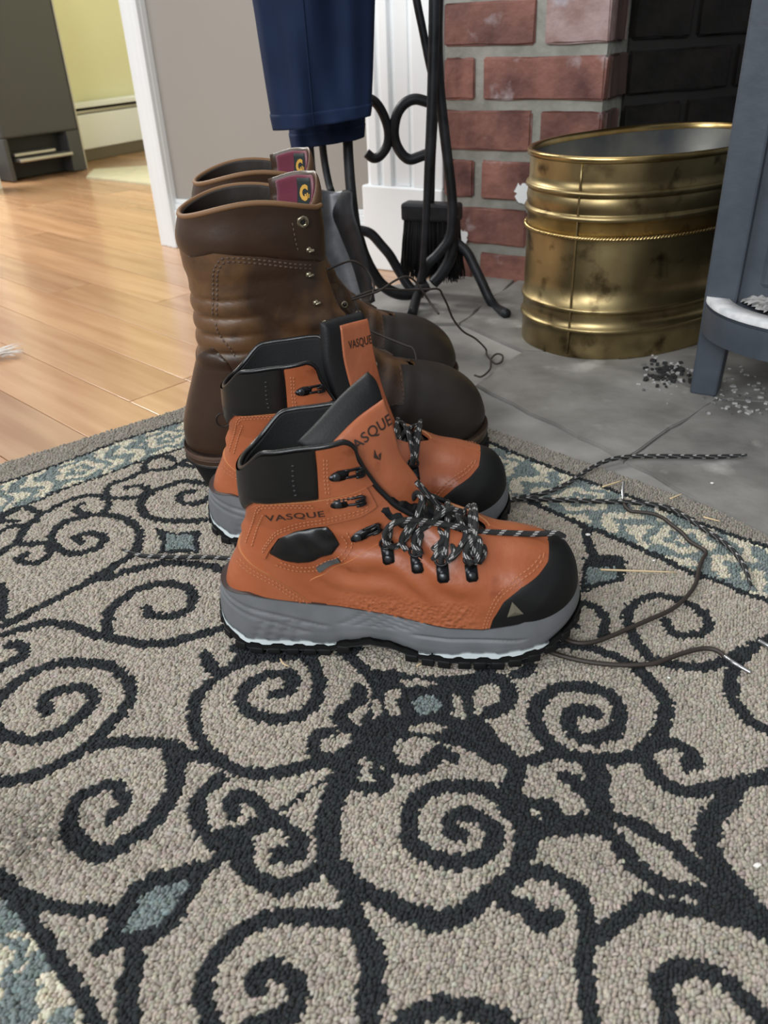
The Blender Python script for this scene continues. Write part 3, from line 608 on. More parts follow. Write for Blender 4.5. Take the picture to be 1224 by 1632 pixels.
# worn, dirty patch at the left edge of the frame
pc = G(60, 1330, ZR)[:2]; dd = np.hypot(*((PX-pc)*[1, 1.2]).T); wr = np.clip(1-dd/.055, 0, 1)*(RNG.random(n_) < .65); col *= (1-.55*wr)[:, None]
col = np.clip(col, .002, 1)
me = bpy.data.meshes.new('pile'); vv = np.column_stack([PX-KC, np.full(n_, .0068)+RNG.normal(0, .0004, n_)]); me.vertices.add(n_); me.vertices.foreach_set('co', vv.astype(np.float32).ravel())
a = me.attributes.new('tuft_col', 'FLOAT_COLOR', 'POINT'); a.data.foreach_set('color', np.column_stack([col, np.ones(n_)]).astype(np.float32).ravel())
rot = np.column_stack([RNG.normal(0, .38, n_), RNG.normal(.0, .38, n_), RNG.uniform(-.5, .5, n_)+atan2(e1[1], e1[0])+pi/2])
a = me.attributes.new('tuft_rot', 'FLOAT_VECTOR', 'POINT'); a.data.foreach_set('vector', rot.astype(np.float32).ravel())
sc = np.column_stack([RNG.uniform(.00185, .0025, n_), RNG.uniform(.00115, .0016, n_), RNG.uniform(.0020, .0034, n_)])
a = me.attributes.new('tuft_scl', 'FLOAT_VECTOR', 'POINT'); a.data.foreach_set('vector', sc.astype(np.float32).ravel())
pile = new_obj('pile', me, rug); pile['kind'] = 'stuff'
tm = bpy.data.materials.new('wool_tufts'); tm.use_nodes = True; nt = tm.node_tree; b = nt.nodes['Principled BSDF']; b.inputs['Roughness'].default_value = .95; b.inputs['Specular IOR Level'].default_value = .15
at = nt.nodes.new('ShaderNodeAttribute'); at.attribute_type = 'INSTANCER'; at.attribute_name = 'tuft_col'; nt.links.new(at.outputs['Color'], b.inputs['Base Color'])
me.materials.append(tm)
ng = bpy.data.node_groups.new('tufts', 'GeometryNodeTree'); ng.interface.new_socket('Geometry', in_out='INPUT', socket_type='NodeSocketGeometry'); ng.interface.new_socket('Geometry', in_out='OUTPUT', socket_type='NodeSocketGeometry')
N = ng.nodes.new; gi = N('NodeGroupInput'); go = N('NodeGroupOutput'); ip = N('GeometryNodeInstanceOnPoints'); ico = N('GeometryNodeMeshIcoSphere'); ico.inputs['Radius'].default_value = 1; ico.inputs['Subdivisions'].default_value = 2
sm = N('GeometryNodeSetMaterial'); sm.inputs['Material'].default_value = tm; ssn = N('GeometryNodeSetShadeSmooth')
na = N('GeometryNodeInputNamedAttribute'); na.data_type = 'FLOAT_VECTOR'; na.inputs[0].default_value = 'tuft_rot'; nb = N('GeometryNodeInputNamedAttribute'); nb.data_type = 'FLOAT_VECTOR'; nb.inputs[0].default_value = 'tuft_scl'
lk = ng.links.new; lk(gi.outputs[0], ip.inputs['Points']); lk(ico.outputs[0], ssn.inputs[0]); lk(ssn.outputs[0], sm.inputs[0]); lk(sm.outputs[0], ip.inputs['Instance']); lk(na.outputs['Attribute'], ip.inputs['Rotation']); lk(nb.outputs['Attribute'], ip.inputs['Scale']); lk(ip.outputs[0], go.inputs[0])
md = pile.modifiers.new('tufts', 'NODES'); md.node_group = ng
print('rug', time.time()-T0)
# ------------------------------------------------------------------ boots: shared machinery
ZG = .0108
class Frame:
    def __init__(s, o, ang, sc=(1, 1, 1)): s.sc = np.array(sc); s.o = np.array([o[0], o[1], ZG]); s.ang = ang; s.a = np.array([cos(ang), sin(ang), 0]); s.n = np.array([-sin(ang), cos(ang), 0])
    def px(s, x, y, lat=0):
        p = s.o+s.n*lat*s.sc[1]; r = ray(x, y); q = CP+r*(np.dot(p-CP, s.n)/np.dot(r, s.n)); q = q-s.o; return np.array([q@s.a/s.sc[0], q[2]/s.sc[2]])
    def px3(s, x, y, lat=0): q = s.px(x, y, lat); return np.array([q[0], lat, q[1]])
    def g3(s, x, y, z=0): q = G(x, y, ZG+z)-s.o; return np.array([q@s.a, q@s.n, q[2]])/s.sc
    def loc(s, P): q = np.asarray(P)-s.o; return np.array([q@s.a, q@s.n, q[2]])/s.sc
def seg_dist(P, L):  # P [n,2], L polyline -> unsigned distance
    d = np.full(len(P), 1e9)
    for a, b in zip(L[:-1], L[1:]):
        e = b-a; t = np.clip(((P-a)@e)/(e@e+1e-12), 0, 1); d = np.minimum(d, np.hypot(*(P-a-np.outer(t, e)).T))
    return d
def sdf(P, poly):  # positive inside
    L = np.vstack([poly, poly[:1]]); d = seg_dist(P, L); return np.where(inpoly(P, poly), d, -d)
def sstep(a, b, x): t = np.clip((x-a)/(b-a), 0, 1); return t*t*(3-2*t)
class Shell:
    """closed boot upper: side profile between a back and a front curve, width field W(x,z)"""
    def __init__(s, back, front, hs, ws, r, mlo, mhi, qp=2.3, nt=120, nq=100, topbump=None, disp=None):
        s.back = catmull(back, nt); s.front = catmull(front, nt); s.hs = hs; s.ws = ws; s.r = r; s.mlo = mlo; s.mhi = mhi; s.qp = qp; s.disp = disp
        xb = s.back.copy(); s.obk = np.vstack([[s.back[0]+[0.0, -.05]], s.back, [s.back[-1]+[0, .03]]]); s.ofr = np.vstack([[s.front[0]+[0, -.05]], s.front, [s.front[-1]+[.004, .03]]])
        q = .5-.5*np.cos(np.linspace(0, pi, nq)); t = np.linspace(0, 1, nt)
        P = s.back[:, None, :]*(1-q)[None, :, None]+s.front[:, None, :]*q[None, :, None]
        if topbump is not None: P[:, :, 1] += topbump(q)[None, :]*sstep(.70, 1, t)[:, None]
        s.P2 = P; s.nt = nt; s.nq = nq
        fl = P.reshape(-1, 2); Wv = s.W(fl).reshape(nt, nq); Wv[:, 0] = 0; Wv[:, -1] = 0
        near = np.stack([P[..., 0], -Wv, P[..., 1]], 2); far = np.stack([P[..., 0], Wv, P[..., 1]], 2)[:, ::-1][:, 1:-1]
        R = np.concatenate([near, far], 1); s.q = np.concatenate([q, q[::-1][1:-1]]); s.R = R; s.nc = R.shape[1]
        du = np.roll(R, -1, 1)-np.roll(R, 1, 1); dv = np.gradient(R, axis=0); N = np.cross(du, dv); N /= np.linalg.norm(N, axis=2)[..., None]+1e-12
        if disp is not None: R = R+N*disp(R)[..., None]; s.R = R
        s.N = N; s.V = R.reshape(-1, 3); s.NN = N.reshape(-1, 3)
        F4 = np.array(grid_faces(nt, s.nc, True)); s.T = np.vstack([F4[:, [0, 1, 2]], F4[:, [0, 2, 3]]])
    def W(s, P):
        P = np.atleast_2d(P); x, z = P[:, 0], P[:, 1]; d = np.minimum(seg_dist(P, s.obk), seg_dist(P, s.ofr))
        m = sstep(s.mlo, s.mhi, z); Wm = np.interp(x, *s.hs)*(1-m)+np.interp(z, *s.ws)*m
        g = np.clip(d/s.r, 0, 1); return Wm*(1-(1-g)**s.qp)**(1/s.qp)
    def at(s, P, side=-1):
        P = np.atleast_2d(P); e = .0012; w = s.W(P); wx = (s.W(P+[e, 0])-s.W(P-[e, 0]))/(2*e); wz = (s.W(P+[0, e])-s.W(P-[0, e]))/(2*e)
        n = np.column_stack([-wx, np.full(len(P), side), -wz]); n /= np.linalg.norm(n, axis=1)[:, None]
        pos = np.column_stack([P[:, 0], side*w, P[:, 1]])
        if s.disp is not None: pos = pos+n*s.disp(pos[None])[0][:, None]
        return pos, n
    def spx(s, fr, pts, side=-1):
        out = []
        for (x, y) in pts:
            w = .03
            for _ in range(6): q = fr.px(x, y, side*w); w = .5*w+.5*float(s.W(q)[0])
            out.append(q)
        return np.array(out)
    def panel2(s, name, f, *a, **k):
        for sd in (-1, 1): s.panel(name, np.minimum(f, s.V[:, 1]*sd+.0), *a, **k)
    def panel(s, name, f, h, m, parent, skirt=.0012, base=0., puff=None, gap=True):
        """part of the surface where f>0, raised by h, with a cut edge down to the leather below"""
        V, NN = s.V, s.NN; T = s.T; vs = []; ns = []; fs = []; mp = {}; tris = []; cut = []
        pos = f > 0; cnt = pos[T].sum(1)
        def vid(i):
            if i not in mp: mp[i] = len(vs); vs.append(V[i]); ns.append(NN[i]); fs.append(f[i])
            return mp[i]
        def eid(i, j):
            k = (min(i, j), max(i, j))
            if k not in mp:
                t = f[i]/(f[i]-f[j]); mp[k] = len(vs); vs.append(V[i]+(V[j]-V[i])*t); n = NN[i]+(NN[j]-NN[i])*t; ns.append(n/(np.linalg.norm(n)+1e-9)); fs.append(0)
            return mp[k]
        full = T[cnt == 3]; u, inv = np.unique(full, return_inverse=True); inv = inv.reshape(full.shape)
        for i in u.tolist(): vid(i)
        tris = [tuple(q) for q in inv.tolist()]
        for t in T[(cnt > 0) & (cnt < 3)].tolist():
            k = [pos[i] for i in t]
            if sum(k) == 1:
                i = k.index(True); a, b, c = t[i], t[(i+1) % 3], t[(i+2) % 3]; p, q = eid(a, b), eid(a, c); tris.append((vid(a), p, q)); cut.append((p, q))
            else:
                i = k.index(False); a, b, c = t[i], t[(i+1) % 3], t[(i+2) % 3]; p, q = eid(a, b), eid(a, c); tris.append((p, vid(b), vid(c))); tris.append((p, vid(c), q)); cut.append((q, p))
        vs = np.array(vs); ns = np.array(ns); fs = np.array(fs)
        hh = np.full(len(vs), h) if puff is None else h*.25+h*.75*np.clip(1-(1-np.clip(fs/puff, 0, 1))**2, 0, 1)**.5
        P = vs+ns*(hh+base)[:, None]; n0 = len(P); faces = tris
        ext = []; em = {}
        for a, b in cut:
            for i in (a, b):
                if (i, 0) not in em: em[(i, 0)] = n0+len(ext); ext.append(P[i]); em[(i, 1)] = n0+len(ext); ext.append(vs[i]+ns[i]*(base-skirt+.0004))
            faces.append((em[(b, 0)], em[(a, 0)], em[(a, 1)], em[(b, 1)]))
        if ext: P = np.vstack([P, ext])
        o = mesh(name, P, faces, m, parent); em_ = {'orange_brown_leather': 'orange_edge', 'oiled_brown_leather': 'welt'}.get(m.name)
        if em_ and h > 0:
            o.data.materials.append(M[em_]); nt_ = len(tris)-len(cut) if tris is faces else len(tris); mi = np.zeros(len(faces), dtype=np.int32); mi[len(faces)-len(cut):] = 1
            o.data.polygons.foreach_set('material_index', mi)
        return o
    def stitches(s, mb, P2, side=-1, L=.0023, gap=.0010, r=.00048, lift=.0011):
        """short raised thread pieces along a line given in the side plane"""
        P2 = np.asarray(P2, float); d = np.hypot(*np.diff(P2, axis=0).T); S = np.r_[0, np.cumsum(d)]
        n = max(1, int(S[-1]/(L+gap))); c = (np.arange(n)+.5)*(L+gap)
        a = np.column_stack([np.interp(c-L/2, S, P2[:, 0]), np.interp(c-L/2, S, P2[:, 1])]); b = np.column_stack([np.interp(c+L/2, S, P2[:, 0]), np.interp(c+L/2, S, P2[:, 1])])
        A, na = s.at(a, side); B, nb = s.at(b, side)
        for p, q, u in zip(A, B, na):
            d = q-p; ln = np.linalg.norm(d)
            if ln < 1e-5 or ln > L*4: continue
            d /= ln; w_ = np.cross(u, d); p = p+u*lift; q = q+u*lift; m_ = (p+q)/2+u*r*.8
            v = [p+w_*r, p-w_*r, m_+w_*r*1.2, m_-w_*r*1.2, q+w_*r, q-w_*r, m_+u*r]
            mb.add(v, [(0, 2, 6), (2, 4, 6), (4, 5, 6), (5, 3, 6), (3, 1, 6), (1, 0, 6)])
def offs(P2, d):
    P2 = np.asarray(P2); T = np.gradient(P2, axis=0); T /= np.hypot(*T.T)[:, None]+1e-12; return P2+np.column_stack([-T[:, 1], T[:, 0]])*d
def outline(x0, x1, hw, r0_, r1_, n=90, qp=2.2):
    """footprint loop"""
    x = x0+(x1-x0)*(.5-.5*np.cos(np.linspace(0, pi, n)))
    g = lambda d, r: (1-(1-np.clip(d/r, 0, 1))**qp)**(1/qp)
    y = hw(x)*np.minimum(g(x-x0, r0_), g(x1-x, r1_)); y[0] = y[-1] = 0
    return np.vstack([np.column_stack([x, -y]), np.column_stack([x[::-1][1:-1], y[::-1][1:-1]])])
def sole_shell(name, loop, zlo, zhi, m, parent, nv=10, prof=None, caps=True, groove=None):
    T = np.roll(loop, -1, 0)-np.roll(loop, 1, 0); T /= np.hypot(*T.T)[:, None]+1e-12; N = np.column_stack([T[:, 1], -T[:, 0]])
    V_ = []
    for k in range(nv):
        v = k/(nv-1); p = loop+N*((prof(v, loop[:, 0]) if prof else 0)+0*loop[:, 0])[:, None]
        z = zlo(loop[:, 0])*(1-v)+zhi(loop[:, 0])*v
        if groove is not None: p = p+N*groove(loop[:, 0], z)[:, None]
        V_.append(np.column_stack([p, z]))
    V_ = np.array(V_); n = len(loop); f = grid_faces(nv, n, True); P = V_.reshape(-1, 3)
    if caps:
        for k, fl in ((0, True), (nv-1, False)):
            b = k*n
            for j in range(1, n//2):
                q = (b+j-1 if j > 1 else b, b+j, b+(n-j), b+(n-j+1) % n if j > 1 else b)
                q = tuple(dict.fromkeys(q)); f.append(q[::-1] if not fl else q)
    return mesh(name, P, f, m, parent)
def text_mesh(txt, scx=1., bold=0.):
    cu = bpy.data.curves.new('t', 'FONT'); cu.body = txt; cu.size = 1; cu.offset = bold; cu.space_character = 1.05; cu.resolution_u = 3
    o = bpy.data.objects.new('t', cu); COL.objects.link(o); bpy.context.view_layer.update()
    me = bpy.data.meshes.new_from_object(o.evaluated_get(bpy.context.evaluated_depsgraph_get()))
    bm = bmesh.new(); bm.from_mesh(me); bmesh.ops.triangulate(bm, faces=bm.faces[:])
    bmesh.ops.subdivide_edges(bm, edges=[e for e in bm.edges if e.calc_length() > .18], cuts=2); bmesh.ops.triangulate(bm, faces=bm.faces[:])
    v = np.array([x.co[:] for x in bm.verts]); f = [tuple(i.index for i in q.verts) for q in bm.faces]; bm.free()
    bpy.data.objects.remove(o); bpy.data.meshes.remove(me); v[:, 0] -= v[:, 0].min(); w_ = v[:, 0].max(); h = v[:, 1].max(); return v[:, :2]/[w_, h], f
def ring_vf(R, r, c, Mx, n=20, k=8, sx=1):
    v = []; 
    for i in range(n):
        t = 2*pi*i/n
        for j in range(k): p = 2*pi*j/k; v.append([(R*sx+r*cos(p))*cos(t), (R+r*cos(p))*sin(t), r*sin(p)])
    f = [(i*k+j, ((i+1) % n)*k+j, ((i+1) % n)*k+(j+1) % k, i*k+(j+1) % k) for i in range(n) for j in range(k)]
    return np.array(v)@np.asarray(Mx).T+c, f
def dome_vf(R, h, c, Mx, n=14):
    v = []; f = []
    for i, (a, b) in enumerate(((1, 0), (.95, .45), (.7, .85), (.35, .98))):
        for j in range(n): t = 2*pi*j/n; v.append([R*a*cos(t), R*a*sin(t), h*b])
    v.append([0, 0, h]); f = grid_faces(4, n, True)+[(3*n+j, 3*n+(j+1) % n, 4*n) for j in range(n)]
    return np.array(v)@np.asarray(Mx).T+c, f
def copy_children(src, dst):
    for c in list(src.children):
        d = c.copy(); COL.objects.link(d); d.parent = dst
        for g in c.children: e = g.copy(); COL.objects.link(e); e.parent = d
# ------------------------------------------------------------------ hiking boots
FT = Frame((-.1385, .5530), radians(-6.3), (.95, .93, 1))
hsx = ([0, .03, .07, .11, .15, .20, .25, .31], [.036, .0365, .036, .0355, .040, .0485, .0475, .044])
SH = Shell(back=[(.012, .028), (.009, .045), (.013, .06), (.020, .075), (.026, .09), (.031, .102), (.034, .115), (.0335, .128), (.034, .14), (.0352, .150), (.036, .156)],
           front=[(.298, .034), (.3035, .052), (.300, .070), (.289, .083), (.266, .091), (.240, .096), (.216, .107), (.189, .118), (.168, .131), (.152, .148), (.143, .170)],
           hs=hsx, ws=([0, .08, .115, .14, .20], [.036, .036, .0345, .038, .0405]), r=.046, mlo=.07, mhi=.12, nt=120, nq=96,
           topbump=lambda q: .019*sstep(0, .28, q)*(1-sstep(.80, 1.0, q)), disp=lambda P: .0013*sstep(.05, .07, P[..., 2])*sstep(.125, .105, P[..., 2])*sstep(.07, .11, P[..., 0])*sstep(.24, .19, P[..., 0])*np.sin(P[..., 2]*260+P[..., 0]*120+2*np.sin(P[..., 0]*70))+.0005*np.sin(P[..., 0]*150+P[..., 2]*90)*sstep(.04, .06, P[..., 2]))
X, Yv, Zv = SH.V.T; QQ = np.tile(SH.q, SH.nt); XZ = SH.V[:, [0, 2]]
def throat_half(x, z): return np.interp(z, [.09, .10, .12, .15, .18], [.016, .019, .021, .024, .030])*np.sqrt(np.clip((.231-x)/.022, 0, 1))-.03*(x > .231)
thr = np.where(QQ > .5, np.abs(Yv)-throat_half(X, Zv), .05)
sp_ = lambda pts: SH.spx(FT, pts)
boot = empty('hiking_boot', FT.o, FT.ang); boot.scale = FT.sc
tag(boot, 'front orange-brown leather hiking boot, nearest the camera, with its tongue flopped open', 'boot', 'orange leather hiking boots')
SH.panel('upper', thr, 0, M['orange'], boot, skirt=.003)
# inner lining, rim roll and insole
def lining(S, mask, m, parent, t0=.35, inset=.0035, name='lining'):
    i0 = int(S.nt*t0); Rr = S.R[i0:]-S.N[i0:]*inset; idx = grid_faces(S.nt-i0, S.nc, True, True); mk = mask.reshape(S.nt, S.nc)[i0:].ravel() > 0
    f = [q for q in idx if all(mk[i] for i in q)]; n = (S.nt-i0)*S.nc; P = Rr.reshape(-1, 3); b = (S.nt-i0-1)*S.nc
    top = S.R[-1]+S.N[-1]*.0002; P = np.vstack([P, top])
    for j in range(S.nc):
        k = (j+1) % S.nc
        if mk[b+j] and mk[b+k]: f.append((b+j, n+j, n+k, b+k))
    return mesh(name, P, f, m, parent)
lining(SH, thr, M['black_mesh'], boot, .3)
r_ = SH.R[int(SH.nt*.32)]; P = np.vstack([r_*[.97, .92, 1]+[.003, 0, 0], r_.mean(0)]); mesh('insole', P, [(i, (i+1) % SH.nc, SH.nc) for i in range(SH.nc)], M['black_mesh'], boot)
# panels (outlines given along the near side, both sides alike)
def both(f, q=None): return np.minimum(f, thr-.0001 if q is None else thr+q)
cap = sp_([(772, 1030), (776, 1008), (783, 985), (800, 958), (829, 934), (856, 915), (871, 895), (875, 879), (869, 867)])
print('cap', cap)
cap = np.vstack([cap, [(cap[-1][0]-.010, cap[-1][1]+.0045), (cap[-1][0]-.014, .12), (.34, .12), (.34, 0), (cap[0][0], 0)]])
fcap = sdf(XZ, cap); SH.panel('toe_cap', fcap, .0016, M['black_r'], boot, puff=.006)
ctr = sp_([(372, 868), (395, 892), (430, 915), (465, 938), (500, 962), (530, 988)])
ctrp = np.vstack([[(-.01, ctr[0][1]+.002)], ctr, [(ctr[-1][0], .0), (-.02, 0)]]); SH.panel('heel_counter', sdf(XZ, ctrp), .0016, M['orange'], boot)
colp = sp_([(376, 815), (385, 822), (394, 808), (405, 800), (508, 795), (507, 760), (503, 700)])
colp = np.vstack([[(0, colp[0][1]-.012)], colp[:1]-[.006, .004], colp[1:-1], [(colp[-2][0]-.001, .22), (0, .22)]])
SH.panel('collar_padding', both(sdf(XZ, colp)), .0036, M['black_l'], boot, puff=.010)
strap = sp_([(388, 838), (402, 808), (415, 800), (510, 796), (560, 785), (582, 775), (600, 806), (575, 822), (530, 832), (470, 845), (445, 856), (430, 878), (424, 890), (405, 880)])
SH.panel2('ankle_strap', both(sdf(XZ, strap)), .0022, M['orange'], boot)
hookp = sp_([(505, 700), (509, 794), (582, 774), (600, 740), (590, 690)]); hookp[0] += [0, .03]; hookp[-1] += [0, .03]; hookp[-2] += [.02, 0]; hookp[2] += [.01, 0]
SH.panel2('hook_panel', both(sdf(XZ, hookp)), .0017, M['orange'], boot)
puff = sp_([(430, 882), (437, 866), (450, 851), (475, 844), (522, 838), (531, 848), (541, 868), (530, 881), (500, 893), (475, 896), (452, 893)])
SH.panel2('ankle_cushion', sdf(XZ, puff), .0040, M['black_l'], boot, puff=.010)
vamp = sp_([(492, 925), (530, 906), (570, 885), (612, 862), (625, 850)]); vq = np.vstack([vamp, [(.30, .13), (.33, 0), (vamp[0][0]+.03, 0)], sp_([(532, 975)])])
SH.panel2('vamp', np.minimum(both(sdf(XZ, vq)), -fcap+.001), .0013, M['orange'], boot)
for sgn in (-1, 1):
    tb = MB(); 
    c = sp_([(507, 906), (541, 890)]); L = np.linspace(c[0], c[1], 8); wv_ = offs(L, .0022); wl_ = offs(L, -.0022); A, na = SH.at(wv_, sgn); B, nb = SH.at(wl_, sgn)
    P = np.vstack([A+na*.0022, B+nb*.0022, A, B]); f = [(i, i+1, i+9, i+8) for i in range(7)]+[(i, i+16, i+17, i+1) for i in range(7)]+[(i+8, i+9, i+25, i+24) for i in range(7)]+[(0, 8, 24, 16), (7, 23, 31, 15)]
    mesh('side_tag', P, f if sgn < 0 else [q[::-1] for q in f], M['label_g'], boot, False)
st = MB(); stb = MB()
for sgn in (-1, 1):
    for d in (.0022, .0042): SH.stitches(st, offs(catmull(sp_([(410, 812), (425, 802), (505, 801)]) , 30), -d+.0022), sgn, lift=.0029)
    SH.stitches(st, catmull(sp_([(520, 795), (560, 789), (580, 782)]), 20), sgn, lift=.0029); SH.stitches(st, catmull(sp_([(520, 799), (560, 793), (582, 786)]), 20), sgn, lift=.0029)
    for dy in (0, 5): SH.stitches(st, catmull(sp_([(420, 880-dy), (432, 862-dy), (445, 848-dy), (470, 838-dy), (530, 826-dy), (575, 815-dy), (590, 806-dy)]), 40), sgn, lift=.0029)
    for dx in (0, 5): SH.stitches(st, catmull(sp_([(400+dx, 870), (408+dx, 840), (418+dx, 815)]) if dx else sp_([(396, 866), (404, 838), (411, 812)]), 20), sgn, lift=.0029)
    for dx in (0, 5): SH.stitches(st, catmull(sp_([(516+dx, 729), (517+dx, 760), (520+dx, 788)]), 24), sgn, lift=.002)
    for dx, dy in ((-3, 6), (2, 3)): SH.stitches(st, catmull(sp_([(382+dx, 886+dy), (430+dx, 918+dy), (465+dx, 941+dy), (500+dx, 965+dy), (528+dx, 984+dy)]), 40), sgn, lift=.0018)
    for k in (2, 7): SH.stitches(st, catmull(sp_([(775-k, 1006), (781-k, 984), (797-k, 955-k*.6), (826-k, 931-k), (852-k, 912-k), (866-k, 893-k*.5), (869-k, 880)]), 46), sgn, lift=.0017)
    SH.stitches(st, catmull(sp_([(545, 852), (553, 868), (541, 885), (505, 900), (475, 903), (440, 893)]), 40), sgn, lift=.0010); SH.stitches(st, catmull(sp_([(553, 846), (561, 868), (547, 890), (508, 906), (472, 909), (436, 898)]), 40), sgn, lift=.0010)
    SH.stitches(stb, catmull(sp_([(468, 735), (469, 765), (474, 792)]), 24), sgn, L=.0018, gap=.0022, r=.0009, lift=.0034)
st.build('stitching', M['thread'], boot)['kind'] = 'stuff'; stb.build('padding_seam', M['thread_b'], boot)['kind'] = 'stuff'
# lettering on the near ankle strap
tv, tf = text_mesh('VASQUE', bold=.012)
def place_text(o_px, x_px, h, side=-1, lift=.0026, name='lettering', mt=None):
    a, b = sp_([o_px, x_px]); d = b-a; n = np.array([-d[1], d[0]]); n /= np.hypot(*n); P2 = a+np.outer(tv[:, 0], d)+np.outer(tv[:, 1]*h, n); A, na = SH.at(P2, side)
    return mesh(name, A+na*lift, tf, mt or M['letters'], boot, False)
place_text((427, 826), (519, 819), .0052)
# pewter emblem on toe cap
for sgn in (-1,):
    q = sp_([(816, 958), (808, 981), (834, 976)]); c = q.mean(0); A, na = SH.at(q, sgn); a0, n0_ = SH.at(c[None], sgn)
    P = np.vstack([A+na*.0019, a0+n0_*.0034]); P = np.vstack([P, A+na*.0008]); mesh('emblem', P, [(0, 1, 3), (1, 2, 3), (2, 0, 3), (0, 4, 5, 1), (1, 5, 6, 2), (2, 6, 4, 0)], M['badge'], boot, False)
# collar rim roll
idx = [j for j in range(SH.nc) if thr.reshape(SH.nt, SH.nc)[-1, j] > .001]
k0 = next(i for i in range(len(idx)-1) if idx[i+1]-idx[i] > 1); path = [SH.R[-1, j] for j in idx[k0+1:]+idx[:k0+1]]
dn = [SH.R[int(SH.nt*k), idx[k0+1]] for k in (.86, .9, .94, .97)]
def edge_path(side):
    out = []
    for k in np.linspace(.60, .995, 12):
        i = int(SH.nt*k)-1; rowm = thr.reshape(SH.nt, SH.nc)[i]; h = SH.nq
        js = [j for j in (range(h) if side < 0 else range(h, SH.nc)) if rowm[j] > 0]; out.append(SH.R[i, js[-1] if side < 0 else js[0]])
    return out
full = edge_path(1)+path[2:-2]+edge_path(-1)[::-1]
MB().tube(np.array(full)+[0, 0, .0006], .0023, 8, 150).build('collar_rim', M['black_l'], boot)
# speed hooks
def surf_frame(px_, dirpx, side=-1):
    a, b = sp_([px_, dirpx]); A, na = SH.at(np.array([a, b]), side); x = A[1]-A[0]; return A[0], frame3(x, na[0]), na[0]
for (c, d) in (((546, 755), (575, 747)), ((550, 799), (582, 790)), ((580, 849), (600, 838))):
    for sgn in (-1, 1):
        p, Mx, n = surf_frame(c, d, sgn); hk = MB(); hr = MB()
        v, f = prism([(.009*cos(t)*(1.3 if cos(t) < 0 else 1.7), .0042*sin(t)*(1 if cos(t) < 0 else .9)) for t in np.linspace(0, 2*pi, 20, endpoint=False)], .0012, .0004)
        hk.add(v@Mx.T+p+n*.0012, f)
        v, f = dome_vf(.0033, .002, p-Mx[:, 0]*.0055+n*.0022, Mx); hr.add(v, f)
        for s2 in (-1, 1): hk.tube([p+Mx@np.array([.001, s2*.0026, .002]), p+Mx@np.array([.006, s2*.0026, .0035]), p+Mx@np.array([.0125, s2*.0026, .0042]), p+Mx@np.array([.0145, s2*.0024, .0065]), p+Mx@np.array([.0115, s2*.0022, .0088]), p+Mx@np.array([.007, s2*.0018, .0088])], .0011, 8, 14)
        hk.box(p+Mx@np.array([.0135, 0, .0065]), (.0028, .006, .0045), Mx, .0008)
        hr.build('rivet', M['rivet'], hk.build('lace_hook', M['hook'], boot))
# D rings
RING = []
for c in ((619, 886), (665, 900), (706, 915), (751, 914)):
    a = sp_([c])[0]
    for sgn in (-1, 1):
        dr = MB(); hr = MB(); A, na = SH.at(a[None], sgn); p = A[0]; n = na[0]; upv = np.array([-.12, -sgn*.45, 1.]); upv -= n*np.dot(upv, n); upv /= np.linalg.norm(upv); Mx = frame3(upv, n)
        v, f = prism([(-.0065, -.003), (-.0045, -.0048), (.007, -.0048), (.007, .0048), (-.0045, .0048), (-.0065, .003)], .0012, .0003); dr.add(v@Mx.T+p+n*.0012, f)
        v, f = dome_vf(.0032, .0018, p+n*.0024-Mx[:, 0]*.0015, Mx); hr.add(v, f)
        v, f = ring_vf(.0048, .0011, p+Mx[:, 0]*.0105+n*.0026, frame3(Mx[:, 0], n+upv*.35), 18, 6, .8); dr.add(v, f)
        RING.append((sgn, p+Mx[:, 0]*.013+n*.003)); hr.build('rivet', M['rivet'], dr.build('lace_ring', M['hook'], boot))
NEAR = [p for s_, p in RING if s_ < 0]; FAR = [p for s_, p in RING if s_ > 0]
# tongue gusset under the laces
def thr_y(z): return float(throat_half(np.array(.2), np.array(z)))
rows = []
fcut = SH.front
for k in np.linspace(.50, .90, 9):
    i = int(SH.nt*k); c = fcut[i]; tn = fcut[min(i+2, SH.nt-1)]-fcut[i-2]; tn /= np.hypot(*tn); nr = np.array([tn[1], -tn[0]]); hw_ = .030
    rows.append([(c[0]-nr[0]*(.006+.010*abs(y_)**2), y_*hw_, c[1]-nr[1]*(.006+.010*abs(y_)**2)) for y_ in np.linspace(-1, 1, 7)])
g = bigrid(rows, 40, 24); rib = .0009*np.sin(np.linspace(0, 40*pi/2, 40)); g[:, :, 2] += rib[:, None]
v, f = slab(g, .004, .2); mesh('tongue_gusset', v, f, M['black_l'], boot)
# soles
hw = lambda x: np.interp(x, *hsx)
up_l = lambda x: np.interp(x, [0, .015, .035, .05, .08, .111, .154, .19, .227, .255, .28, .30, .31], [.054, .053, .056, .053, .049, .046, .042, .037, .0355, .041, .050, .058, .060])
bot = lambda x: np.interp(x, [0, .01, .03, .10, .115, .135, .155, .175, .24, .275, .295, .31], [.030, .018, .0095, .0095, .014, .019, .017, .0105, .0105, .018, .030, .040])
loopm = outline(.004, .3045, lambda x: hw(x)+.0022, .044, .058, 110)
def gr(x, z):
    g_ = -.0017*np.exp(-(((z-(.049-.24*(x-.01))))/.0012)**2)*(x < .10)-.0015*np.exp(-((z-(.041-.30*(x-.02)))/.0011)**2)*(x < .085)
    for k in range(4): g_ -= .0018*np.exp(-(((x-.040-.011*k)-.45*(z-.02))/.0011)**2)*(z < .032)*(z > .011)
    for k in range(5): g_ -= .0016*np.exp(-(((z-.034)-.55*(x-.118-.013*k))/.0011)**2)*(np.abs(x-.125-.013*k) < .012)
    g_ -= .0016*np.exp(-((z-(.027+.000*(x)))/.001)**2)*(x > .17)*(x < .26); return g_
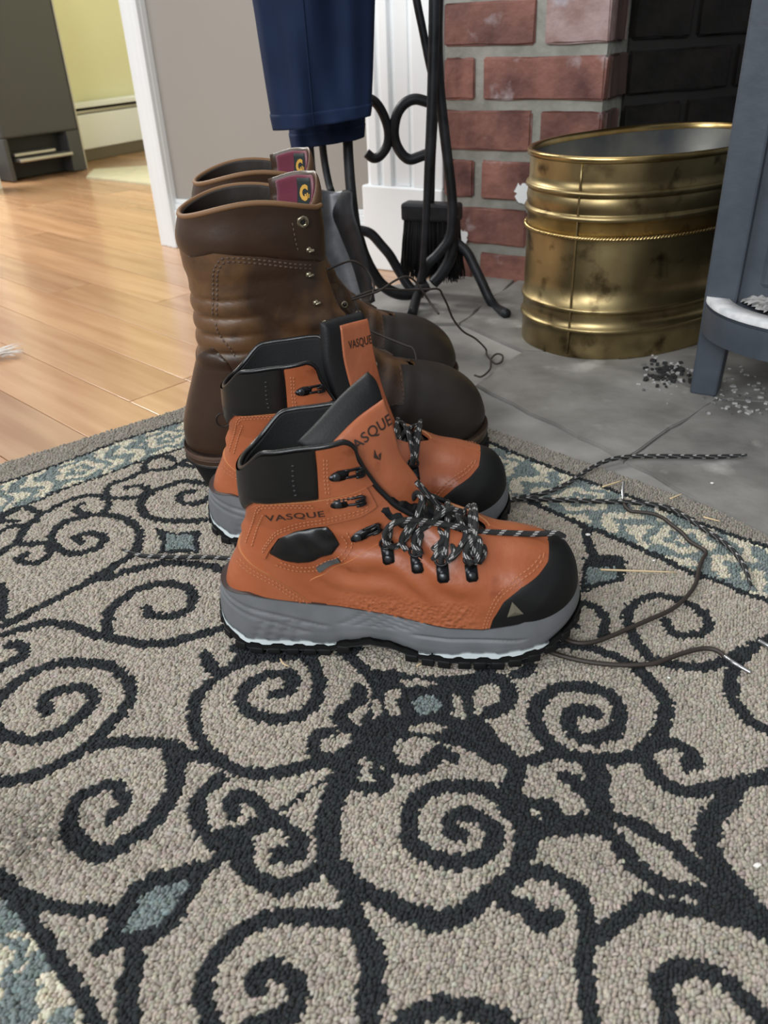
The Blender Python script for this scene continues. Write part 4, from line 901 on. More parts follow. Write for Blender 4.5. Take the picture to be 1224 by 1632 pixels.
sole_shell('midsole', loopm, bot, up_l, M['grey_eva'], boot, 34, lambda v, x: .0042*np.sin(pi*np.clip(v, 0, 1)**.8)*(1-.6*v)+.0012*np.clip(1-v*3, 0, 1), groove=gr)
ins = lambda x: bot(x)+np.interp(x, [0, .02, .08, .105, .11, .17, .18, .22, .27, .285, .31], [.004, .0055, .0045, .001, -.002, -.002, .001, .0062, .0040, -.001, -.002])+.0006*np.sign(np.sin(x*330))
loopi = outline(.0035, .305, lambda x: hw(x)+.0030, .044, .058, 160)
sole_shell('pale_insert', loopi, lambda x: bot(x)-.001, ins, M['white_eva'], boot, 5, lambda v, x: .0032+0*x)['label'] = 'pale grey-white foam band low on the sole'
osl = MB()
ob_ = lambda x: np.maximum(bot(x)-.0045, .0035)
loopo = outline(.002, .3065, lambda x: hw(x)+.0036, .044, .058, 140)
o = sole_shell('outsole', loopo, lambda x: ob_(x)-.001, lambda x: bot(x)+.0006+.0008*np.sign(np.sin(x*330+2)), M['black_r'], boot, 5, lambda v, x: .0028+0*x)
lg = MB(); n = len(loopo); T = np.roll(loopo, -1, 0)-np.roll(loopo, 1, 0); T /= np.hypot(*T.T)[:, None]
S = np.r_[0, np.cumsum(np.hypot(*np.diff(np.vstack([loopo, loopo[:1]]), axis=0).T))]; tot = S[-1]
for k in range(int(tot/.0145)):
    s0 = k*.0145; i = int(np.searchsorted(S, s0)) % n; p = loopo[i]; t = T[i]; inn = np.array([-t[1], t[0]]); z1 = ob_(p[0]); 
    if .112 < p[0] < .158: continue
    zb = max(0.0, bot(p[0])-.0105); Rr = np.column_stack([[*t, 0], [*inn, 0], [0, 0, 1]])
    lg.box((p[0]+inn[0]*.003, p[1]+inn[1]*.003, (zb+z1)/2+.0005), (.0105, .014, max(.003, z1-zb+.001)), Rr, .0008)
for x in np.arange(.03, .29, .016):
    if .108 < x < .162: continue
    zb = max(0.0, bot(x)-.0105); lg.box((x, 0, (zb+ob_(x))/2), (.009, .03, max(.003, ob_(x)-zb)), None, .0008)
lg.build('tread_lugs', M['black_r'], boot)['kind'] = 'stuff'
print('boot base', time.time()-T0)
# second boot of the pair: same parts, own laces and tongue
FT2 = Frame((-.1735, .712), radians(-7.0), (.96, .93, 1))
boot2 = empty('hiking_boot', FT2.o, FT2.ang); boot2.scale = FT2.sc; copy_children(boot, boot2)
tag(boot2, 'second orange-brown leather hiking boot, standing behind the front one, tongue upright', 'boot', 'orange leather hiking boots')
for c in boot2.children:
    if c.name.startswith('lettering'): bpy.data.objects.remove(c); break
# laces (front boot)
def lace(par, pts, r=.0024, sm=None, name='lace', m_=None, n=10, mb=None):
    b_ = (mb or MB()); b_.tube(pts, r, n, sm or len(pts)*9); return b_
lc = MB()
def arc(a, b, h, side=0):
    a, b = np.array(a), np.array(b); m_ = (a+b)/2; out = []
    for t in np.linspace(0, 1, 7): p = a*(1-t)+b*t; p = p+np.array([.15*h, 0, h])*sin(pi*t)**.8; out.append(p)
    return out
for i in range(3):
    lace(0, [NEAR[i]+[0, -.003, -.003], NEAR[i]+[0, -.001, .003]]+arc(NEAR[i]+[0, .004, .004], FAR[i+1]+[0, -.004, .004], .006)+[FAR[i+1]+[0, .003, -.002]], mb=lc, sm=60)
    lace(0, [FAR[i]+[0, .003, -.003]]+arc(FAR[i]+[0, -.004, .003], NEAR[i+1]+[0, .004, .003], .009)+[NEAR[i+1]+[0, -.002, .002], NEAR[i+1]+[0, -.004, -.003]], mb=lc, sm=60)
lace(0, [NEAR[3]+[0, -.003, -.002]]+arc(NEAR[3]+[0, .003, .004], FAR[3]+[0, -.003, .004], .005)+[FAR[3]+[0, .003, -.002]], mb=lc, sm=50)
def PX(f_, pts): return [f_.px3(x, y, l) for x, y, l in pts]
for i in range(4): lace(0, [NEAR[i]+[.002, -.002, .001]]+arc(NEAR[i]+[.003, .002, .004], FAR[i]+[.002, -.002, .003], .013)+[FAR[i]+[.002, .002, .001]], mb=lc, sm=50)
lace(0, PX(FT, [(664, 768, -.010), (682, 788, -.008), (700, 806, -.004), (722, 826, .0), (745, 842, .002), (764, 856, -.010), (772, 880, -.030), (764, 896, -.042)]), mb=lc, sm=90)
lace(0, PX(FT, [(676, 796, -.006), (668, 822, -.020), (650, 842, -.032), (640, 862, -.040), (648, 878, -.044)]), mb=lc, sm=70)
lace(0, PX(FT, [(700, 808, .004), (694, 836, -.018), (706, 858, -.030), (690, 876, -.040)]), mb=lc, sm=60)
# loose loops and the free end lying over the toe
lace(0, PX(FT, [(628, 872, -.044), (616, 866, -.046), (614, 850, -.046), (625, 836, -.043), (650, 829, -.036), (690, 833, -.026), (730, 840, -.020), (760, 847, -.014), (800, 849, -.008), (850, 851, -.003), (885, 850, 0), (900, 856, .001)]), mb=lc, sm=120)
lace(0, PX(FT, [(628, 872, -.044), (640, 866, -.040), (652, 850, -.034), (662, 832, -.026), (668, 812, -.020), (672, 795, -.014), (664, 786, -.008), (655, 800, -.004)]), mb=lc, sm=80)
lace(0, PX(FT, [(672, 885, -.044), (660, 868, -.040), (664, 850, -.032), (684, 836, -.024), (700, 822, -.016), (716, 812, -.008), (735, 815, 0)]), mb=lc, sm=80)
lace(0, PX(FT, [(712, 895, -.046), (724, 886, -.042), (735, 870, -.032), (742, 852, -.022), (735, 838, -.012)]), mb=lc, sm=60)
lace(0, PX(FT, [(752, 900, -.047), (742, 884, -.042), (748, 868, -.034), (762, 858, -.026), (765, 878, -.036), (757, 898, -.046)]), mb=lc, sm=60)
lace(0, PX(FT, [(690, 893, -.046), (700, 878, -.040), (716, 868, -.030), (724, 880, -.038), (716, 892, -.045)]), mb=lc, sm=60)
L0 = [FT.g3(x, y, .003) for x, y in [(400, 893), (362, 890), (330, 888), (290, 888), (250, 887), (228, 886)]]
lc.build('lacing', M['lace'], boot)['kind'] = 'stuff'
lb = MB().tube(L0+[FT.g3(214, 882, .004), FT.g3(195, 876, .004)], [.0024]*9+[.0016, .0014], 10, 60)
lb.build('lace_end', M['lace'], boot)
# front tongue, twisted towards the camera
rows = [PX(FT, [(474, 704, -.014), (505, 672, -.004), (545, 628, .010), (586, 592, .024)]),
        PX(FT, [(488, 722, -.016), (520, 690, -.008), (560, 650, .006), (602, 612, .022)]),
        PX(FT, [(520, 745, -.017), (545, 722, -.013), (582, 690, .000), (618, 668, .018)]),
        PX(FT, [(548, 768, -.017), (575, 752, -.015), (604, 735, -.004), (634, 726, .012)]),
        PX(FT, [(580, 800, -.015), (604, 790, -.014), (630, 772, -.006), (664, 768, .008)]),
        PX(FT, [(620, 832, -.010), (636, 822, -.008), (652, 808, -.002), (676, 802, .006)]),
        PX(FT, [(660, 848, -.006), (668, 842, -.003), (680, 834, .002), (694, 830, .008)])]
gT = bigrid(rows, 60, 36)
v, f = slab(gT, .010, .30); tg = mesh('tongue', v, f, M['tongue_cloth'], boot)
def sub(g_, v0, v1, u0_, u1_, off, nr=50, nc=36, wav=0):
    nr0, nc0 = g_.shape[:2]; N_ = np.cross(np.gradient(g_, axis=1), np.gradient(g_, axis=0)); N_ /= np.linalg.norm(N_, axis=2)[..., None]
    vv = np.linspace(v0, v1, nr)*(nr0-1); out = np.zeros((nr, nc, 3))
    for i, a in enumerate(vv):
        uu = (np.linspace(u0_, u1_, nc))*(nc0-1); i0 = min(int(a), nr0-2); fa = a-i0
        for j, b_ in enumerate(uu):
            j0 = min(int(b_), nc0-2); fb = b_-j0; w4 = ((1-fa)*(1-fb), (1-fa)*fb, fa*(1-fb), fa*fb)
            P = g_[i0, j0]*w4[0]+g_[i0, j0+1]*w4[1]+g_[i0+1, j0]*w4[2]+g_[i0+1, j0+1]*w4[3]; Nn = N_[i0, j0]*w4[0]+N_[i0, j0+1]*w4[1]+N_[i0+1, j0]*w4[2]+N_[i0+1, j0+1]*w4[3]; out[i, j] = P+Nn*off
    return out
def toward(g_, fr):  # sign so that the offset faces the camera
    c = g_.mean((0, 1)); N_ = np.cross(g_[30, 20]-g_[30, 15], g_[35, 17]-g_[28, 17]); cl = fr.loc(CP); return 1 if N_@(cl-c) > 0 else -1
sg = toward(gT, FT)
g2 = sub(gT, .20, .97, .05, .97, sg*.0058); g2[:, :, 0] += .0006*np.sin(np.linspace(0, 9, 50))[:, None]
v, f = slab(g2, .0024, .06); tp = mesh('tongue_leather', v, f, M['orange'], boot)
def text_grid(g_, org, du_, dv_, w_, h, off, par, name, vf=None, m_=None):
    v_, f_ = vf or (tv, tf); nr0, nc0 = g_.shape[:2]; P = []
    for a, b_ in v_:
        vv = np.clip(org[0]+du_[0]*a*w_+dv_[0]*b_*h, 0, .999)*(nr0-1); uu = np.clip(org[1]+du_[1]*a*w_+dv_[1]*b_*h, 0, .999)*(nc0-1); i0, j0 = int(vv), int(uu); fa, fb = vv-i0, uu-j0
        i1, j1_ = min(i0+1, nr0-1), min(j0+1, nc0-1)
        P.append(g_[i0, j0]*(1-fa)*(1-fb)+g_[i0, j1_]*(1-fa)*fb+g_[i1, j0]*fa*(1-fb)+g_[i1, j1_]*fa*fb)
    P = np.array(P); N_ = np.cross(np.gradient(g_, axis=1), np.gradient(g_, axis=0)); c = N_[nr0//2, nc0//2]; c /= np.linalg.norm(c)
    return mesh(name, P+c*off, f_, m_ or M['letters'], par, False)
text_grid(g2, (.165, .28), (0, 1), (-1, 0), .70, .072, sg*.0019, boot, 'lettering')
dv_ = np.array([(0, .5), (.5, 1), (.42, .55), (1, .5), (.58, .45), (.5, 0)]); text_grid(g2, (.34, .52), (0, 1), (-1, 0), .14, .10, sg*.0019, boot, 'emblem', (dv_, [(0, 2, 1), (5, 3, 4), (0, 5, 2)]))
# laces and tongue of the second boot
lc = MB()
for i in range(3):
    lace(0, [NEAR[i]+[0, -.003, -.003], NEAR[i]+[0, -.001, .003]]+arc(NEAR[i]+[0, .004, .004], FAR[i+1]+[0, -.004, .004], .008)+[FAR[i+1]+[0, .003, -.002]], mb=lc, sm=60)
    lace(0, [FAR[i]+[0, .003, -.003]]+arc(FAR[i]+[0, -.004, .003], NEAR[i+1]+[0, .004, .003], .012)+[NEAR[i+1]+[0, -.002, .002], NEAR[i+1]+[0, -.004, -.003]], mb=lc, sm=60)
lace(0, [NEAR[3]+[0, -.003, -.002]]+arc(NEAR[3]+[0, .003, .004], FAR[3]+[0, -.003, .004], .005)+[FAR[3]+[0, .003, -.002]], mb=lc, sm=50)
lace(0, PX(FT2, [(625, 700, -.02), (640, 705, -.015), (655, 715, -.01), (680, 724, -.01), (690, 740, -.02), (676, 750, -.02), (655, 742, -.018), (640, 730, -.015)]), mb=lc, sm=80)
lace(0, PX(FT2, [(622, 705, .0), (632, 720, -.01), (640, 745, -.02), (660, 760, -.02), (690, 745, -.015), (672, 728, -.008), (655, 735, .0)]), mb=lc, sm=80)
for i in range(4): lace(0, [NEAR[i]+[.002, -.002, .001]]+arc(NEAR[i]+[.003, .002, .004], FAR[i]+[.002, -.002, .003], .016)+[FAR[i]+[.002, .002, .001]], mb=lc, sm=50)
lace(0, PX(FT2, [(630, 702, .0), (648, 700, -.004), (664, 708, -.006), (676, 722, -.008), (670, 736, -.014), (654, 728, -.012), (640, 715, -.008), (650, 745, -.018), (668, 764, -.022)]), mb=lc, sm=90)
lc.build('lacing', M['lace'], boot2)['kind'] = 'stuff'
MB().tube([FT2.g3(770, 800, .03), FT2.g3(800, 800, .012), FT2.g3(830, 793, .003), FT2.g3(870, 785, .003), FT2.g3(905, 770, .003), FT2.g3(935, 750, .003), FT2.g3(965, 735, .003), FT2.g3(1000, 728, .003), FT2.g3(1060, 727, .003), FT2.g3(1130, 728, .003), FT2.g3(1165, 727, .003), FT2.g3(1190, 725, .003)], [.0025]*11+[.0013], 10, 140).build('lace_end', M['lace'], boot2)
ends = MB().tube([FT2.g3(775, 805, .03), FT2.g3(805, 800, .012), FT2.g3(832, 795, .003), FT2.g3(890, 797, .003), FT2.g3(950, 799, .003), FT2.g3(1010, 801, .003), FT2.g3(1060, 808, .003), FT2.g3(1090, 822, .003), FT2.g3(1120, 842, .003), FT2.g3(1150, 862, .003), FT2.g3(1172, 882, .003), FT2.g3(1187, 905, .003), FT2.g3(1197, 933, .003)], [.0026]*11+[.0014], 10, 150)
ends.build('lace_end', M['lace'], boot2)
rows = [PX(FT2, [(511, 514, -.012), (530, 508, .0), (552, 502, .012), (576, 496, .022)]), PX(FT2, [(512, 535, -.014), (532, 528, -.004), (556, 520, .010), (582, 512, .024)]),
        PX(FT2, [(514, 580, -.016), (536, 578, -.010), (562, 570, .006), (592, 566, .022)]), PX(FT2, [(530, 630, -.017), (552, 628, -.012), (578, 625, .0), (604, 620, .018)]),
        PX(FT2, [(556, 676, -.016), (576, 676, -.012), (600, 672, -.002), (622, 668, .012)]), PX(FT2, [(590, 712, -.014), (605, 712, -.010), (622, 708, -.002), (640, 704, .010)])]
gT = bigrid(rows, 60, 36); v, f = slab(gT, .012, .30); mesh('tongue', v, f, M['tongue_cloth'], boot2); sg = toward(gT, FT2)
g2 = sub(gT, .10, .97, .36, .98, sg*.0062); v, f = slab(g2, .0024, .06); mesh('tongue_leather', v, f, M['orange'], boot2)
text_grid(g2, (.20, .18), (0, 1), (-1, 0), .78, .06, sg*.0019, boot2, 'lettering')
print('boots', time.time()-T0)
# ------------------------------------------------------------------ tall brown boots
FB = Frame((-.2151, .8033), radians(12.5))
hsb = ([0, .03, .08, .12, .17, .23, .29, .36], [.038, .039, .037, .037, .044, .053, .052, .050])
def fold(P):
    x, y_, z = P[..., 0], P[..., 1], P[..., 2]
    a = sstep(.115, .055, x)*sstep(.135, .15, z)*sstep(.222, .208, z)
    d = .0034*a*(np.abs(np.sin(pi*(z-.139)/.0182))**.7-.5)
    d += .0016*sstep(.07, .12, x)*sstep(.10, .13, z)*sstep(.21, .17, z)*np.sin(z*210+x*90+np.sin(x*60)*1.5)
    d += .0014*sstep(.16, .20, x)*sstep(.27, .22, x)*np.sin(x*230-z*120)
    d += .0020*sstep(.226, .240, z)*sstep(.290, .265, z)
    return d
SB = Shell(back=[(.010, .038), (.0055, .055), (.007, .075), (.0135, .096), (.0243, .125), (.032, .150), (.034, .187), (.0335, .226), (.032, .262), (.036, .286)],
           front=[(.339, .030), (.342, .048), (.332, .074), (.309, .094), (.281, .105), (.250, .113), (.222, .130), (.197, .158), (.180, .190), (.170, .235), (.173, .288)],
           hs=hsb, ws=([0, .08, .13, .20, .25, .30], [.037, .038, .040, .045, .050, .053]), r=.058, mlo=.08, mhi=.14, nt=150, nq=100,
           topbump=lambda q: .012*np.sin(pi*np.clip(q/.9, 0, 1)), disp=fold)
Xb, Yb, Zb = SB.V.T; Qb = np.tile(SB.q, SB.nt); XZb = SB.V[:, [0, 2]]
def thb(x, z): return np.where(x < .262, np.interp(z, [.10, .113, .13, .18, .24, .30], [.006, .012, .016, .018, .022, .030]), -.02)
thrb = np.where(Qb > .5, np.abs(Yb)-thb(Xb, Zb), .05)
spb = lambda pts: SB.spx(FB, pts)
bb_ = empty('tall_work_boot', FB.o, FB.ang); tag(bb_, 'nearer tall brown oiled-leather work boot with padded cuff and ribbed heel folds', 'boot', 'tall brown work boots')
SB.panel('upper', thrb, 0, M['brown'], bb_, skirt=.003, gap=False)
lining(SB, thrb, M['brown_d'], bb_, .30, .003)
r_ = SB.R[int(SB.nt*.30)]; P = np.vstack([r_*[.97, .92, 1]+[.004, 0, 0], r_.mean(0)]); mesh('insole', P, [(i, (i+1) % SB.nc, SB.nc) for i in range(SB.nc)], M['brown_d'], bb_)
bothb = lambda f: np.minimum(f, thrb-.0001)
cuff = spb([(285, 398), (300, 408), (340, 402), (420, 408), (500, 414), (512, 416)]); cuff = np.vstack([[(-.02, cuff[0][1])], cuff, [(.22, cuff[-1][1]), (.22, .33), (-.02, .33)]])
SB.panel('cuff', bothb(sdf(XZb, cuff)), .0022, M['brown_m'], bb_, puff=.012)
qp_ = spb([(338, 500), (338, 440), (343, 415), (362, 405), (430, 410), (505, 417)]); qb = spb([(560, 590), (470, 600), (400, 590), (373, 572), (366, 552), (345, 530)])
qpoly = np.vstack([qp_, [(.20, qp_[-1][1]), (.20, .17), (.235, .11)], qb]); SB.panel2('quarter_panel', bothb(sdf(XZb, qpoly)), .0014, M['brown'], bb_)
hc_ = spb([(306, 590), (318, 562), (338, 552), (362, 575), (376, 600), (380, 660), (382, 740)]); hcp = np.vstack([[(-.02, hc_[0][1])], hc_, [(hc_[-1][0], .02), (-.02, .02)]])
SB.panel('heel_counter', sdf(XZb, hcp), .0018, M['brown_m'], bb_, puff=.006)
vp_ = spb([(650, 745), (648, 700), (645, 650), (640, 640), (615, 640), (590, 645), (560, 640)]); 
vpoly = np.array([(.232, .0), (.228, .05), (.222, .078), (.205, .082), (.185, .085), (.19, .10), (.225, .118), (.262, .113), (.262, .14), (.40, .14), (.40, 0)])
SB.panel('vamp', bothb(sdf(XZb, vpoly)), .0005, M['brown_d'], bb_)
lobe = np.array([(.175, .086), (.205, .083), (.236, .083), (.240, .10), (.243, .125), (.20, .17), (.17, .14)]); SB.panel2('lace_stay', bothb(sdf(XZb, lobe)), .0020, M['brown'], bb_)
st = MB()
for sgn in (-1, 1):
    L = catmull(spb([(341, 502), (341, 442), (347, 419), (364, 409), (430, 414), (498, 421)]), 60)
    for k, d in ((0, 0), (1, .0035)): SB.stitches(st, offs(L, -d), sgn, L=.0034, gap=.0014, r=.0007, lift=.0018)
    SB.stitches(st, catmull(spb([(345, 512), (352, 535), (368, 553), (376, 572)]), 30), sgn, L=.003, gap=.0014, r=.0007, lift=.0018)
    SB.stitches(st, catmull([(.205, .0855), (.2335, .0855), (.2375, .10), (.240, .12)], 30), sgn, L=.0028, gap=.0014, r=.0006, lift=.0024)
    SB.stitches(st, catmull(spb([(463, 352), (468, 385), (474, 405)]), 20), sgn, L=.003, gap=.0016, r=.0006, lift=.003)
st.build('stitching', M['welt'], bb_)['kind'] = 'stuff'
rim = [SB.R[-1, j] for j in range(SB.nc) if thrb.reshape(SB.nt, SB.nc)[-1, j] > .001]
idx = [j for j in range(SB.nc) if thrb.reshape(SB.nt, SB.nc)[-1, j] > .001]; k0 = next(i for i in range(len(idx)-1) if idx[i+1]-idx[i] > 1)
path = np.array([SB.R[-1, j]+SB.N[-1, j]*.0008 for j in idx[k0+1:]+idx[:k0+1]]); MB().tube(path, .0026, 8, 140).build('rim_edge', M['tan_edge'], bb_)
# stamped round mark on the heel counter
a = spb([(356, 668)])[0]; 
for sgn in (-1, 1):
    A, na = SB.at(a[None], sgn); Mx = frame3((1, 0, .1), na[0]); v, f = ring_vf(.0075, .0006, A[0]+na[0]*.0019, Mx, 22, 6); mesh('stamp', v, f, M['brown_d'], bb_)
# eyelets and hooks
EY = []
for i, (c, R_, kind) in enumerate((((479, 352), .0062, 0), ((488, 397), .0034, 1), ((490, 437), .0034, 1), ((502, 482), .0034, 1), ((515, 514), .0034, 1), ((540, 546), .0043, 0), ((566, 566), .0043, 0), ((592, 583), .0043, 0))):
    a = spb([c])[0]
    for sgn in (-1, 1):
        A, na = SB.at(a[None], sgn); Mx = frame3((1, 0, .3), na[0]); mb = MB(); lf = .0028 if i < 1 else (.0016 if i < 5 else .0026)
        if kind == 0:
            v, f = ring_vf(R_*.72, R_*.30, A[0]+na[0]*lf, Mx, 6 if i == 0 else 18, 8); mb.add(v, f); v, f = ring_vf(R_*.72, R_*.26, A[0]+na[0]*(lf+.0003), Mx, 18, 8); mb.add(v, f)
            v, f = dome_vf(R_*.5, .0002, A[0]+na[0]*(lf+.0001), Mx); e = mb.build('eyelet', M['eyelet'], bb_); mesh('hole', v, f, M['black_rec'], e)
        else:
            v, f = dome_vf(R_, R_*.8, A[0]+na[0]*lf, Mx); mb.add(v, f); mb.tube([A[0]+na[0]*.002, A[0]+na[0]*.006+Mx[:, 0]*.002, A[0]+na[0]*.0065-Mx[:, 0]*.003], .0013, 8, 10); mb.build('lace_stud', M['eyelet'], bb_)
        if i == 0 and sgn > 0:
            v, f = ring_vf(R_*.75, R_*.34, A[0]-na[0]*.0052, Mx, 20, 8); e = mesh('eyelet', v, f, M['eyelet'], bb_); v, f = dome_vf(R_*.5, .0004, A[0]-na[0]*.0050, Mx); mesh('hole', v, f, M['black_rec'], e)
        EY.append((sgn, A[0]+na[0]*(lf+.001)))
EN = [p for s_, p in EY if s_ < 0]; EF = [p for s_, p in EY if s_ > 0]
# tongue
rows = []
ks = list(np.linspace(.42, .985, 10))
for k in ks:
    i = min(int(SB.nt*k), SB.nt-3); c = SB.front[i]; tn = SB.front[i+2]-SB.front[i-2]; tn /= np.hypot(*tn); nr = np.array([tn[1], -tn[0]]); 
    cu_ = .016+.026*sstep(.7, .95, k); rows.append([(c[0]-nr[0]*(.004+cu_*y_*y_), y_*(.034+.010*sstep(.7, .95, k)), c[1]-nr[1]*(.004+.016*y_*y_)) for y_ in np.linspace(-1, 1, 7)])
last = np.array(rows[-1])
for dz, dx in ((.014, .001), (.030, .000)): rows.append([(p[0]+dx, p[1], p[2]+dz-.010*abs(p[1]/.044)**4-dz*1.25*min(1, max(0, -p[1]/.036))) for p in last])
gB = bigrid(rows, 70, 30); v, f = slab(gB, .006, .15); mesh('tongue', v, f, M['brown'], bb_)
sgn_in = 1
g2 = sub(gB, .60, .985, .06, .94, -.0036, 40, 30); c0_ = gB.mean((0, 1)); 
if g2.mean((0, 1))[0] > sub(gB, .60, .985, .06, .94, .0036, 40, 30).mean((0, 1))[0]: g2 = sub(gB, .60, .985, .06, .94, .0036, 40, 30); sgn_in = -1
v, f = slab(g2, .002, .08); mesh('tongue_lining', v, f, M['maroon'], bb_)
off = -sgn_in*.0014
pt = sub(g2, .60, .97, .60, .80, off, 8, 8); v, f = slab(pt, .0006, .1); mesh('label', v, f, M['patch'], bb_)
cv, cf = text_mesh('C', bold=.05); 
def on_patch(g_, off_, par, v_, f_, u0_, u1_, v0, v1, name):
    # u across, v from top (1) to bottom (0)
    nr0, nc0 = g_.shape[:2]; P = []
    for a_, b_ in v_:
        uu = (u0_+(u1_-u0_)*a_)*(nc0-1); vv = (v0+(v1-v0)*b_)*(nr0-1); i0, j0 = min(int(vv), nr0-2), min(int(uu), nc0-2); fa, fb = vv-i0, uu-j0
        P.append(g_[i0, j0]*(1-fa)*(1-fb)+g_[i0, j0+1]*(1-fa)*fb+g_[i0+1, j0]*fa*(1-fb)+g_[i0+1, j0+1]*fa*fb)
    P = np.array(P); N_ = np.cross(np.gradient(g_, axis=1), np.gradient(g_, axis=0)); c = N_[nr0//2, nc0//2]; c /= np.linalg.norm(c); return mesh(name, P+c*off_, f_, M['yellow'], par, False)
on_patch(pt, off*.5, bb_, cv, cf, .85, .25, .25, .80, 'label_letter')
for k in range(3): on_patch(pt, off*.5, bb_, np.array([(0, 0), (1, 0), (1, 1), (0, 1)]), [(0, 1, 2, 3)], .5-.16*k, .40-.16*k, .30, .45+.05*(k % 2), 'label_letter')
# soles
hwb = lambda x: np.interp(x, *hsb)
lowb = lambda x: np.interp(x, [0, .09, .12, .17, .25, .31, .36], [.050, .047, .041, .031, .027, .030, .037])
loopw = outline(.0015, .346, lambda x: hwb(x)+.0055, .046, .062, 110)
sole_shell('welt', loopw, lambda x: lowb(x)-.0065, lowb, M['welt'], bb_, 6, lambda v, x: .0008*np.sin(pi*v)+0*x)
loopw2 = outline(.002, .3455, lambda x: hwb(x)+.0045, .046, .062, 110)
sole_shell('midsole', loopw2, lambda x: lowb(x)-.0125, lambda x: lowb(x)-.0065, M['brown_m'], bb_, 5)
ob2 = lambda x: np.interp(x, [0, .088, .090, .13, .17, .25, .31, .36], [.034, .034, .034, .022, .010, .006, .008, .016])
sole_shell('outsole', loopw2, ob2, lambda x: lowb(x)-.0125, M['black_r'], bb_, 6, lambda v, x: .0012*np.sin(pi*v)+0*x)
lh = outline(.004, .088, lambda x: np.interp(x, [0, .1], [.038, .037]), .040, .010, 60)
n = len(lh); HB = []
for v_, z in enumerate(np.linspace(0, 1, 6)): HB.append(np.column_stack([lh[:, 0]*(1-.0*z)+(1-z)*.014*(1-(lh[:, 0]/.088)), lh[:, 1]*(1-.10*(1-z)), np.full(n, .0+.036*z)]))
HB = np.array(HB).reshape(-1, 3); f = grid_faces(6, n, True)+[tuple(range(n))[::-1]]; mesh('heel_block', HB, f, M['black_r'], bb_)
lg = MB(); n = len(loopw2); T = np.roll(loopw2, -1, 0)-np.roll(loopw2, 1, 0); T /= np.hypot(*T.T)[:, None]; S = np.r_[0, np.cumsum(np.hypot(*np.diff(loopw2, axis=0).T))]
for k in range(int(S[-1]/.018)):
    i = int(np.searchsorted(S, k*.018)) % n; p = loopw2[i]; t = T[i]; inn = np.array([-t[1], t[0]])
    if p[0] < .15: continue
    z1 = ob2(p[0])+.001; zb = max(0, z1-.011); lg.box((p[0]+inn[0]*.005, p[1]+inn[1]*.005, (zb+z1)/2), (.0125, .016, z1-zb), np.column_stack([[*t, 0], [*inn, 0], [0, 0, 1]]), .001)
for x in np.arange(.17, .32, .022): lg.box((x, 0, ob2(x)/2), (.012, .05, ob2(x)+.002), None, .001)
lg.build('tread_lugs', M['black_r'], bb_)['kind'] = 'stuff'
FB2 = Frame((-.232, .985), radians(11.5)); bb2 = empty('tall_work_boot', FB2.o, FB2.ang); copy_children(bb_, bb2)
tag(bb2, 'farther tall brown work boot standing behind its pair, by the greige wall', 'boot', 'tall brown work boots')
for fr, par in ((FB, bb_), (FB2, bb2)):
    lc = MB()
    for i in range(4, 7):
        lc.tube([EN[i]+[0, .002, -.001]]+arc(EN[i]+[0, -.001, .001], EF[i+1]+[0, 0, .001], .010), .0016, 8, 40); lc.tube([EF[i]]+arc(EF[i]+[0, 0, .001], EN[i+1]+[0, 0, .001], .012)+[EN[i+1]+[0, .003, -.002]], .0016, 8, 40)
    lc.tube(arc(EN[7], EF[7], .008), .0016, 8, 30); lc.build('lacing', M['lace_br'], par)['kind'] = 'stuff'
def D3(pts, fr): return [fr.loc(PY(x, y, Y)) for x, y, Y in pts]
MB().tube(D3([(500, 440, .98), (515, 433, .99), (540, 422, 1.0), (558, 416, 1.0), (572, 420, 1.0), (585, 431, 1.0), (596, 455, .99), (590, 480, .98)], FB2), .0014, 8, 80).build('lace_end', M['lace_br'], bb2)
MB().tube(D3([(560, 478, .97), (580, 472, .97), (605, 463, .98), (630, 447, 1.0), (647, 441, 1.01), (660, 447, 1.02), (672, 462, 1.02), (686, 483, 1.02), (699, 500, 1.0)], FB2), .0014, 8, 90).build('lace_end', M['lace_br'], bb2)
MB().tube(D3([(560, 475, .99), (600, 462, 1.0), (640, 462, 1.02), (680, 461, 1.03), (699, 461, 1.04), (706, 472, 1.05), (713, 486, 1.06), (722, 508, 1.07), (738, 528, 1.08), (758, 540, 1.10)], FB2)
          +[FB2.loc(G(x, y, .014)) for x, y in [(774, 556), (776, 566), (788, 579), (799, 577), (801, 567), (792, 564), (783, 572), (781, 588), (768, 600), (756, 598)]], .0014, 8, 170).build('lace_end', M['lace_br'], bb2)
MB().tube(D3([(582, 524, .90), (613, 537, .89), (645, 550, .88), (658, 556, .875), (663, 575, .865), (658, 600, .85), (656, 640, .825), (660, 670, .815), (674, 705, .805), (690, 735, .795)], FB), .0013, 8, 120).build('lace_end', M['lace_br'], bb_)
MB().tube(D3([(592, 583, .87), (608, 598, .865), (625, 610, .86), (640, 640, .835), (655, 680, .82), (680, 712, .81), (700, 742, .79)], FB), .0013, 8, 100).build('lace_end', M['lace_br'], bb_)
MB().tube([FB.loc(G(x, y, .013)) for x, y in [(349, 800), (343, 775), (352, 766), (358, 764)]], .0012, 8, 30).build('pull_thread', M['crumb'], bb_)
